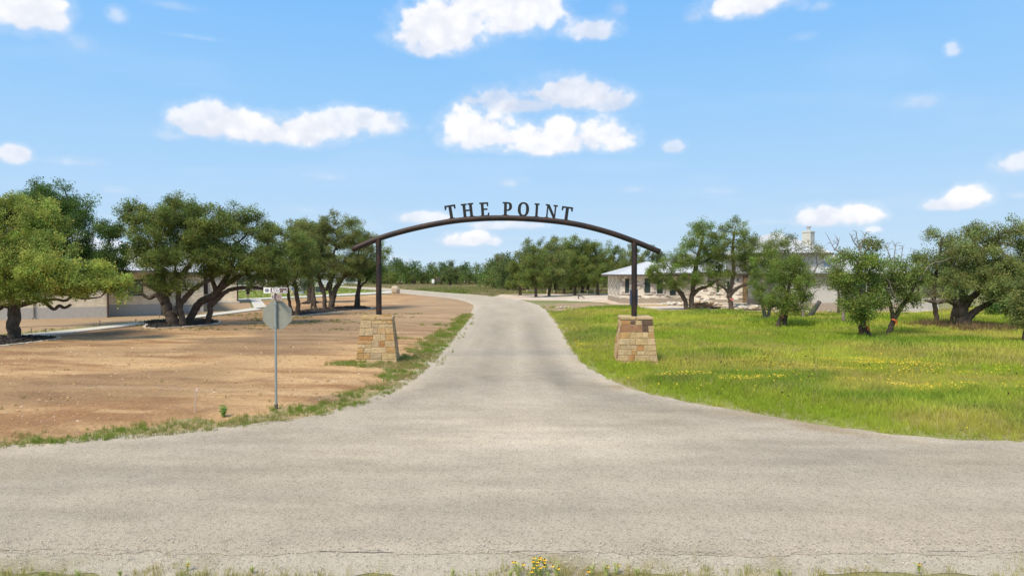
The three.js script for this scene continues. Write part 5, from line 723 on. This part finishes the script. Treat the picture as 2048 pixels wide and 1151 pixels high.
function scatter(name, label, cat, geos, cells, keep, tone, scale, mat = bladeMat, yOf = () => 0, seed = 1, tilt = .12) {
  const r = rng(seed), items = [];
  for (const [x0, x1, z0, z1, per] of cells) { const n = Math.round((x1 - x0) * (z1 - z0) * per); for (let i = 0; i < n; i++) { const x = lerp(x0, x1, r()), z = lerp(z0, z1, r()); if (Math.abs(x) > -z * .82 + 3) continue; const k = keep(x, z); if (k <= 0 || r() > k) continue; items.push([x, z]); } }
  const o = new THREE.Group(); o.name = numbered(name); o.userData = { label, category: cat, kind: 'stuff' }; scene.add(o);
  geos.forEach((g, gi) => { const mine = items.filter((_, i) => i % geos.length === gi), im = new THREE.InstancedMesh(g, mat, mine.length); im.name = name + '_blades' + (gi ? '_' + String(gi).padStart(3, '0') : ''); im.userData.kind = 'stuff'; mine.forEach(([x, z], i) => { const s = scale(x, z) * (.7 + .6 * r()); P3.set(x, yOf(x, z), z); EU.set((r() - .5) * tilt, r() * 6.283, (r() - .5) * tilt); S3.set(s, s * (.8 + .4 * r()), s); im.setMatrixAt(i, MAT4.compose(P3, QT.setFromEuler(EU), S3)); const c = tone(x, z), v = .88 + .3 * r(); im.setColorAt(i, CO.setRGB(c[0] * v, c[1] * v, c[2] * v)); }); o.add(shade(im)); });
  return items.length;
}
const grassNear = [11, 12, 13].map((k) => tuft(k, 16, .26, .12, .0055, .55)), grassMid = [14, 15].map((k) => tuft(k, 18, .30, .24, .012, .55)), grassFar = [16, 17].map((k) => tuft(k, 16, .42, .5, .03, .5));
const mTall = (x, z) => .75 + .55 * sst(.35, .7, fbm(x * .21 + 80, z * .3 + 31, 3)) * sst(0, 2.5, isMeadow(x, z));
const bladeTone = (x, z) => { const c = meadowTone(x, z), k = sst(.55, .75, fbm(x * .9 + 5, z * 1.1, 3)); return mix3([c[0] * 1.2 + .015, c[1] * 1.26 + .02, c[2] * .9], [.42, .36, .14], k * .35); };
const onPad = (x, z) => sd(padPoly, x, z) > -.4 || sd(barePoly, x, z) > -.2;
const meadowKeep = (x, z) => { const q = isMeadow(x, z) + rag(x, z, .5); if (q < .04) return 0; if (z < -60 && onPad(x, z)) return sd(padPoly, x, z) > -.4 ? 0 : .3 * sst(.5, .65, fbm(x * .7, z * .7, 3)); return .55 + .45 * sst(.2, 1.2, q); };
scatter('meadow_grass', 'lush yellow-green meadow grass right of the road', 'grass', grassNear, [[3, 24, -26, -13, 60]], meadowKeep, bladeTone, mTall, bladeMat, () => 0, 21);
scatter('meadow_grass', 'yellow-green grass around the right pillar and on to the trees', 'grass', grassMid, [[2, 40, -42, -26, 30], [24, 34, -26, -14, 20]], meadowKeep, bladeTone, mTall, bladeMat, () => 0, 22);
scatter('meadow_grass', 'far bright grass under the right-hand oaks', 'grass', grassFar, [[2, 62, -74, -42, 9]], meadowKeep, bladeTone, (x, z) => .75 * mTall(x, z), bladeMat, () => 0, 23);
scatter('dry_stems', 'tan dry stems standing above the right meadow grass', 'grass', [61, 62].map((k) => tuft(k, 5, .42, .09, .004, .4)), [[3, 26, -36, -14, 7]], (x, z) => isMeadow(x, z) > .3 ? sst(.45, .66, fbm(x * .45 + 22, z * .6, 3)) : 0, () => [.50, .40, .18], () => 1, bladeMat, () => 0, 44);
scatter('verge_grass', 'short ragged grass edging the dirt lot along the road', 'grass', grassNear, [[-16, 0, -34, -13.4, 95]], (x, z) => sst(-.08, .45, verge(x, z)) * sst(.27, .52, fbm(x * 1.6, z * 1.6, 3)), (x, z) => mix3([.22, .30, .04], [.36, .31, .12], sst(.35, .7, fbm(x * 1.1, z * 1.1, 3))), () => .52, bladeMat, lotH, 24);
scatter('verge_grass', 'grass strip climbing beside the road bend past the left pillar', 'grass', grassMid, [[-12, 0, -62, -34, 22]], (x, z) => sst(-.1, .5, verge(x, z)) * sst(.2, .5, fbm(x * 1.2, z * 1.2, 3)), (x, z) => mix3([.21, .29, .04], [.36, .32, .10], sst(.35, .7, fbm(x * .9, z * .9, 3))), () => .6, bladeMat, lotH, 25);
scatter('shoulder_weeds', 'sparse weeds in the gravel between the strip of grass and the road bend', 'weeds', grassNear, [[-7, 0, -58, -26, 14]], (x, z) => { const e = edge(edgeLeft, x, z); return e < .9 ? .35 * sst(.5, .7, fbm(x * 1.4, z * 1.4, 3)) : 0; }, () => [.24, .27, .06], () => .8, bladeMat, () => .02, 26);
scatter('lawn_grass', 'mown green lawn before the far houses', 'grass', grassFar, [[-70, -22, -190, -88, 1.2]], (x, z) => sd(lawnA, x, z) > 0 ? 1 : 0, (x, z) => lawnTone(x, z).map((q) => q * 1.1), () => .45, bladeMat, () => 0, 27);
scatter('strip_grass', 'thin turf between the sidewalk and the brick house yard', 'grass', grassMid, [[-60, -30, -70, -38, 12]], (x, z) => sst(-.2, .4, sd(stripPoly, x, z)) * .9, (x, z) => mix3([.21, .28, .05], [.34, .30, .12], fbm(x, z, 3)), () => .5, bladeMat, () => 0, 28);
const farMeadow = px([[690, 571.5], [735, 573.5], [841, 580.5], [960, 589.5], [985, 593], [1000, 588], [1250, 587], [1250, 574], [980, 566], [860, 563], [690, 562.5]]);
scatter('far_meadow', 'tall seeding tan and green grass beyond the road bend', 'grass', grassFar, [[-70, 26, -240, -100, 1.7]], (x, z) => sd(farMeadow, x, z) > 0 ? 1 : 0, (x, z) => mix3([.22, .26, .06], [.40, .33, .18], sst(.3, .65, fbm(x * .09, z * .12, 4))), () => 1.25, bladeMat, () => 0, 29);
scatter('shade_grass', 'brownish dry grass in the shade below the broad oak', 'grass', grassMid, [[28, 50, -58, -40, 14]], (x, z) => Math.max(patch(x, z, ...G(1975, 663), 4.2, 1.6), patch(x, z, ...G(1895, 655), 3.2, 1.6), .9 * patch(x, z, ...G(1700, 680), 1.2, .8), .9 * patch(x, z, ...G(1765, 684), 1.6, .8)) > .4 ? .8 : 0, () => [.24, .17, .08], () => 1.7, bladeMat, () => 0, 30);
scatter('tree_foot_grass', 'thin grass fringing the mulch beds on the dirt lot', 'grass', grassMid, [[-32, -8, -62, -40, 5]], (x, z) => { const p = fbm(x * .35 + 3, z * .5, 3); return sd(lotPoly, x, z) > .2 && z < -43 ? sst(.55, .68, p) * .9 : 0; }, () => [.22, .24, .06], () => .45, bladeMat, lotH, 31);
scatter('near_verge_grass', 'short dry grass along the bottom edge below the road', 'grass', grassNear, [[-9, 9, -8.95, -7.9, 110]], (x, z) => sst(-8.5, -8.1, z + rag(x * .8, 3, .8)) * sst(.3, .55, fbm(x * 1.1, z * 2, 3)), (x, z) => mix3([.34, .38, .09], [.52, .42, .2], fbm(x * 2, z * 2, 2)), () => .5, bladeMat, () => 0, 32);
scatter('near_stalks', 'thin pale stalks standing along the bottom edge in the gravel', 'grass', [51, 52].map((k) => tuft(k, 7, .30, .07, .0035, .35)), [[-9, 9, -8.9, -8.0, 16]], (x, z) => sst(-8.85, -8.3, z + rag(x * .7, 5, .8)) * sst(.4, .6, fbm(x * .9 + 4, z, 3)), (x, z) => mix3([.36, .42, .12], [.55, .46, .24], fbm(x * 3, z * 3, 2)), () => .75, bladeMat, () => 0, 43);
// yellow flowers in the meadow
const flowerHead = (() => { const g = []; for (let i = 0; i < 7; i++) { const p = new THREE.CircleGeometry(.0085, 5); p.scale(1, .6, 1); p.rotateX(-1.25); p.rotateZ(-.25); p.translate(.0095, 0, 0); p.rotateY(i * .8976); g.push(p); } return merged(g); })();
const petalMat = new THREE.MeshPhysicalMaterial({ color: 0xffffff, roughness: .7, transmission: .25, thickness: 0, side: THREE.DoubleSide });
const fl = (x, z) => { const a = G(1480, 762), b = G(1720, 735), c = G(1330, 752), d = G(1800, 790), e = G(1148, 690); return Math.max(patch(x, z, ...a, 3.2, 1.7), .9 * patch(x, z, ...b, 3.6, 2.2), .5 * patch(x, z, ...c, 2.2, .8), .6 * patch(x, z, ...d, 2.4, .8), .8 * patch(x, z, ...e, .5, 4)) * sst(.47, .62, fbm(x * .8, z * 1.2, 3)) * 1.5; };
scatter('yellow_flowers', 'drifts of small yellow wildflowers in the right meadow', 'flowers', [flowerHead], [[3, 24, -36, -14, 120]], (x, z) => isMeadow(x, z) > .2 ? clamp(fl(x, z) * .75 + .003) : 0, () => [.82, .58, .012], () => 1.4, petalMat, (x, z) => .22 * mTall(x, z) + .06, 33, .7);
scatter('seed_heads', 'scattered dark brown flower centres above the right meadow', 'seed heads', [new THREE.IcosahedronGeometry(.017, 1)], [[5, 24, -32, -14, 1.0]], (x, z) => isMeadow(x, z) > .6 ? .28 * sst(.4, .6, fbm(x * .5 + 8, z * .5, 3)) : 0, () => [.07, .035, .016], () => 1.4, M(1, 1, 1), (x, z) => .36 * mTall(x, z) + .04, 34, 0);
scatter('soil_clods', 'brown clods of turned soil on the dirt lot', 'soil', [5, 6, 7].map((k) => rockGeo(k * 3, .09, .055, .08, 1)), [[-26, 0, -34, -14, 26], [-34, 0, -60, -34, 7]], (x, z) => sd(lotPoly, x, z) > .3 ? sst(.42, .66, fbm(x * .4 + 5, z * .8, 4)) : 0, (x, z) => mix3([.24, .13, .05], [.42, .27, .125], fbm(x * 7, z * 7, 2)), (x, z) => .3 + 1.1 * Math.pow(fbm(x * 23, z * 19, 1), 4), M(1, 1, 1, { rough: 1 }), lotH, 41, .8);
scatter('lot_weeds', 'tiny weeds scattered on the dirt lot', 'weeds', grassNear, [[-26, 0, -40, -14, 3]], (x, z) => sd(lotPoly, x, z) > .3 ? .5 * sst(.58, .72, fbm(x * .5 + 15, z * .9, 4)) : 0, () => [.20, .22, .06], () => .42, bladeMat, lotH, 42);
// stones lying on the dirt and along the road edges
const pebble = [1, 2].map((k) => rockGeo(k * 5, .07, .04, .055, 1));
scatter('loose_stones', 'small pale stones and clods lying on the dirt lot', 'stones', pebble, [[-26, 0, -34, -14, 22], [-34, 0, -60, -34, 5]], (x, z) => sd(lotPoly, x, z) > .2 ? .25 + .75 * sst(.45, .65, fbm(x * .3, z * .5, 3)) : 0, (x, z) => fbm(x * 9, z * 9, 2) > .58 ? [.60, .50, .37] : [.30, .17, .075], (x, z) => .34 + 1.3 * Math.pow(fbm(x * 31, z * 29, 1), 6), M(1, 1, 1, { rough: 1 }), lotH, 35, .6);
const chip = [3, 4].map((k) => rockGeo(k * 7, .026, .016, .022, 0));
scatter('road_gravel', 'loose limestone gravel gathered along the road edges', 'gravel', chip, [[-14, 16, -24, -13, 60], [-8, 8, -50, -24, 30], [-10, 10, -9.5, -8.4, 160]], (x, z) => { const e = Math.min(edge(edgeLeft, x, z), edge(edgeRight, x, z)); return z > -10.3 ? .7 : Math.max(sst(.9, .1, e) * .9, patch(x, z, .15, -15.4, 2, 1) * .5); }, (x, z) => { const q = fbm(x * 40, z * 40, 1); return [.30 + .25 * q, .26 + .22 * q, .20 + .18 * q]; }, () => .9, M(1, 1, 1, { rough: 1 }), () => .034, 36, 1);

// flowering plants standing in the near gravel, one by one
{
  const stemM = M(.34, .40, .10), cone = M(.06, .03, .02), petals = M(.80, .47, .015, { side: THREE.DoubleSide });
  const plant = (seed, pxx, py, h, heads, label) => {
    const r = rng(seed), [x, z] = G(pxx, py), o = thing(heads ? 'wildflower' : 'weed_plant', label, heads ? 'wildflower' : 'weed', [x, .01, z]), st = [], lf = []; o.scale.setScalar(heads ? .72 : .55);
    const n = heads ? heads + 2 : 5;
    for (let i = 0; i < n; i++) {
      const hh = h * (.6 + .4 * r()), lx = (r() - .5) * h * .55, lz = (r() - .5) * h * .4, c = new THREE.CatmullRomCurve3([V(0, -.02, 0), V(lx * .3, hh * .5, lz * .3), V(lx, hh, lz)]).getPoints(5); st.push(tube(c, [.005, .0045, .004, .0035, .003, .0025], 4));
      for (let k = 0; k < 14; k++) { const p = c[1 + Math.floor(r() * 4)], a = r() * 6.28, l = .05 + .06 * r(), q = new THREE.PlaneGeometry(l, .009, 2, 1); q.translate(l / 2, 0, 0); q.rotateX(1.2); q.rotateZ(.5 + r() * .5); q.rotateY(a); q.translate(p.x, p.y + (r() - .5) * hh * .15, p.z); lf.push(q); }
      if (i < heads) { const t = c[5], fh = new THREE.Group(); fh.name = 'flower_head'; o.add(fh); part('petals', (() => { const g = []; for (let k = 0; k < 8; k++) { const q = new THREE.CircleGeometry(.014, 6); q.scale(1.25, .62, 1); q.rotateX(-1.3); q.rotateZ(-.35); q.translate(.02, 0, 0); q.rotateY(k * .785); g.push(q); } return merged(g).translate(t.x, t.y, t.z); })(), petals, fh); part('centre', new THREE.SphereGeometry(.011, 8, 6).scale(1, 1.4, 1).translate(t.x, t.y + .01, t.z), cone, fh); }
    }
    part('stems', st, stemM, o, null, 'stuff'); part('leaves', lf, new THREE.MeshPhysicalMaterial({ color: new THREE.Color().setRGB(.40, .46, .13), roughness: .8, transmission: .4, thickness: 0, side: THREE.DoubleSide }), o, null, 'stuff');
  };
  const F1 = 'yellow bottom-edge wildflower, ';
  plant(1, 1036, 1158, .34, 3, F1 + 'leftmost tall one of the flowering group'); plant(2, 1072, 1152, .33, 6, F1 + 'fullest of the group with the most blooms'); plant(3, 1083, 1162, .3, 4, F1 + 'just right of the fullest one'); plant(4, 1092, 1150, .26, 3, F1 + 'slim one at the right of the fullest clump'); plant(5, 1062, 1164, .26, 2, F1 + 'low one left of the fullest clump');
  plant(6, 1115, 1160, .3, 2, F1 + 'bushy one standing apart right of the group'); plant(7, 1183, 1158, .24, 1, F1 + 'small one above the green tuft'); plant(8, 1213, 1156, .27, 1, F1 + 'single bloom on a thin stalk far right of the group'); plant(9, 1232, 1150, .22, 1, F1 + 'thin reddish stalk with one bloom');
  plant(10, 1021, 1160, .24, 0, 'green stalky weed left of the flowering group'); plant(11, 1275, 1158, .25, 0, 'green leafy weed right of the flowers at the bottom edge'); plant(12, 1100, 1166, .24, 0, 'green weed at the foot of the flowering group'); plant(13, 906, 1158, .22, 0, 'lone upright weed at the bottom centre left of the flowers'); plant(14, 504, 1148, .17, 0, 'small weed in the gravel left of the bottom centre'); plant(15, 240, 1156, .16, 0, 'weed at the bottom left edge, right of the pair'); plant(16, 156, 1158, .2, 0, 'bright weed at the bottom left edge, larger of the pair'); plant(17, 85, 1158, .16, 0, 'weed at the bottom left edge, smaller of the pair'); plant(18, 375, 1142, .14, 1, 'tiny lone yellow flower in the left shoulder gravel'); plant(19, 1560, 1158, .2, 0, 'weed at the bottom edge right of centre'); plant(20, 1840, 1150, .2, 1, 'lone yellow flower at the bottom right edge');
  // the bright weed beside the survey stake
  { const [x, z] = G(447, 838), r = rng(90), o = thing('leafy_weed', 'bright green upright weed between the survey stake and the sign pole', 'weed', [x, .03, z]); const lf = [], st = []; for (let i = 0; i < 12; i++) { const a = r() * 6.28, l = .2 * r(), hh = .2 + .18 * r(), top = V(Math.cos(a) * l * .8, hh, Math.sin(a) * l * .8); st.push(tube([V(0, 0, 0), top], [.006, .003], 4)); for (let k = 0; k < 16; k++) { const t = .2 + .8 * r(), q = new THREE.PlaneGeometry(.07, .02); q.rotateX(r() * 6); q.rotateY(r() * 6); q.translate(top.x * t + (r() - .5) * .05, top.y * t, top.z * t + (r() - .5) * .05); lf.push(q); } } part('stems', st, stemM, o, null, 'stuff'); part('leaves', lf, new THREE.MeshPhysicalMaterial({ color: new THREE.Color().setRGB(.20, .34, .03), roughness: .8, transmission: .35, thickness: 0, side: THREE.DoubleSide }), o, null, 'stuff'); }
}

renderer.render(scene, camera);
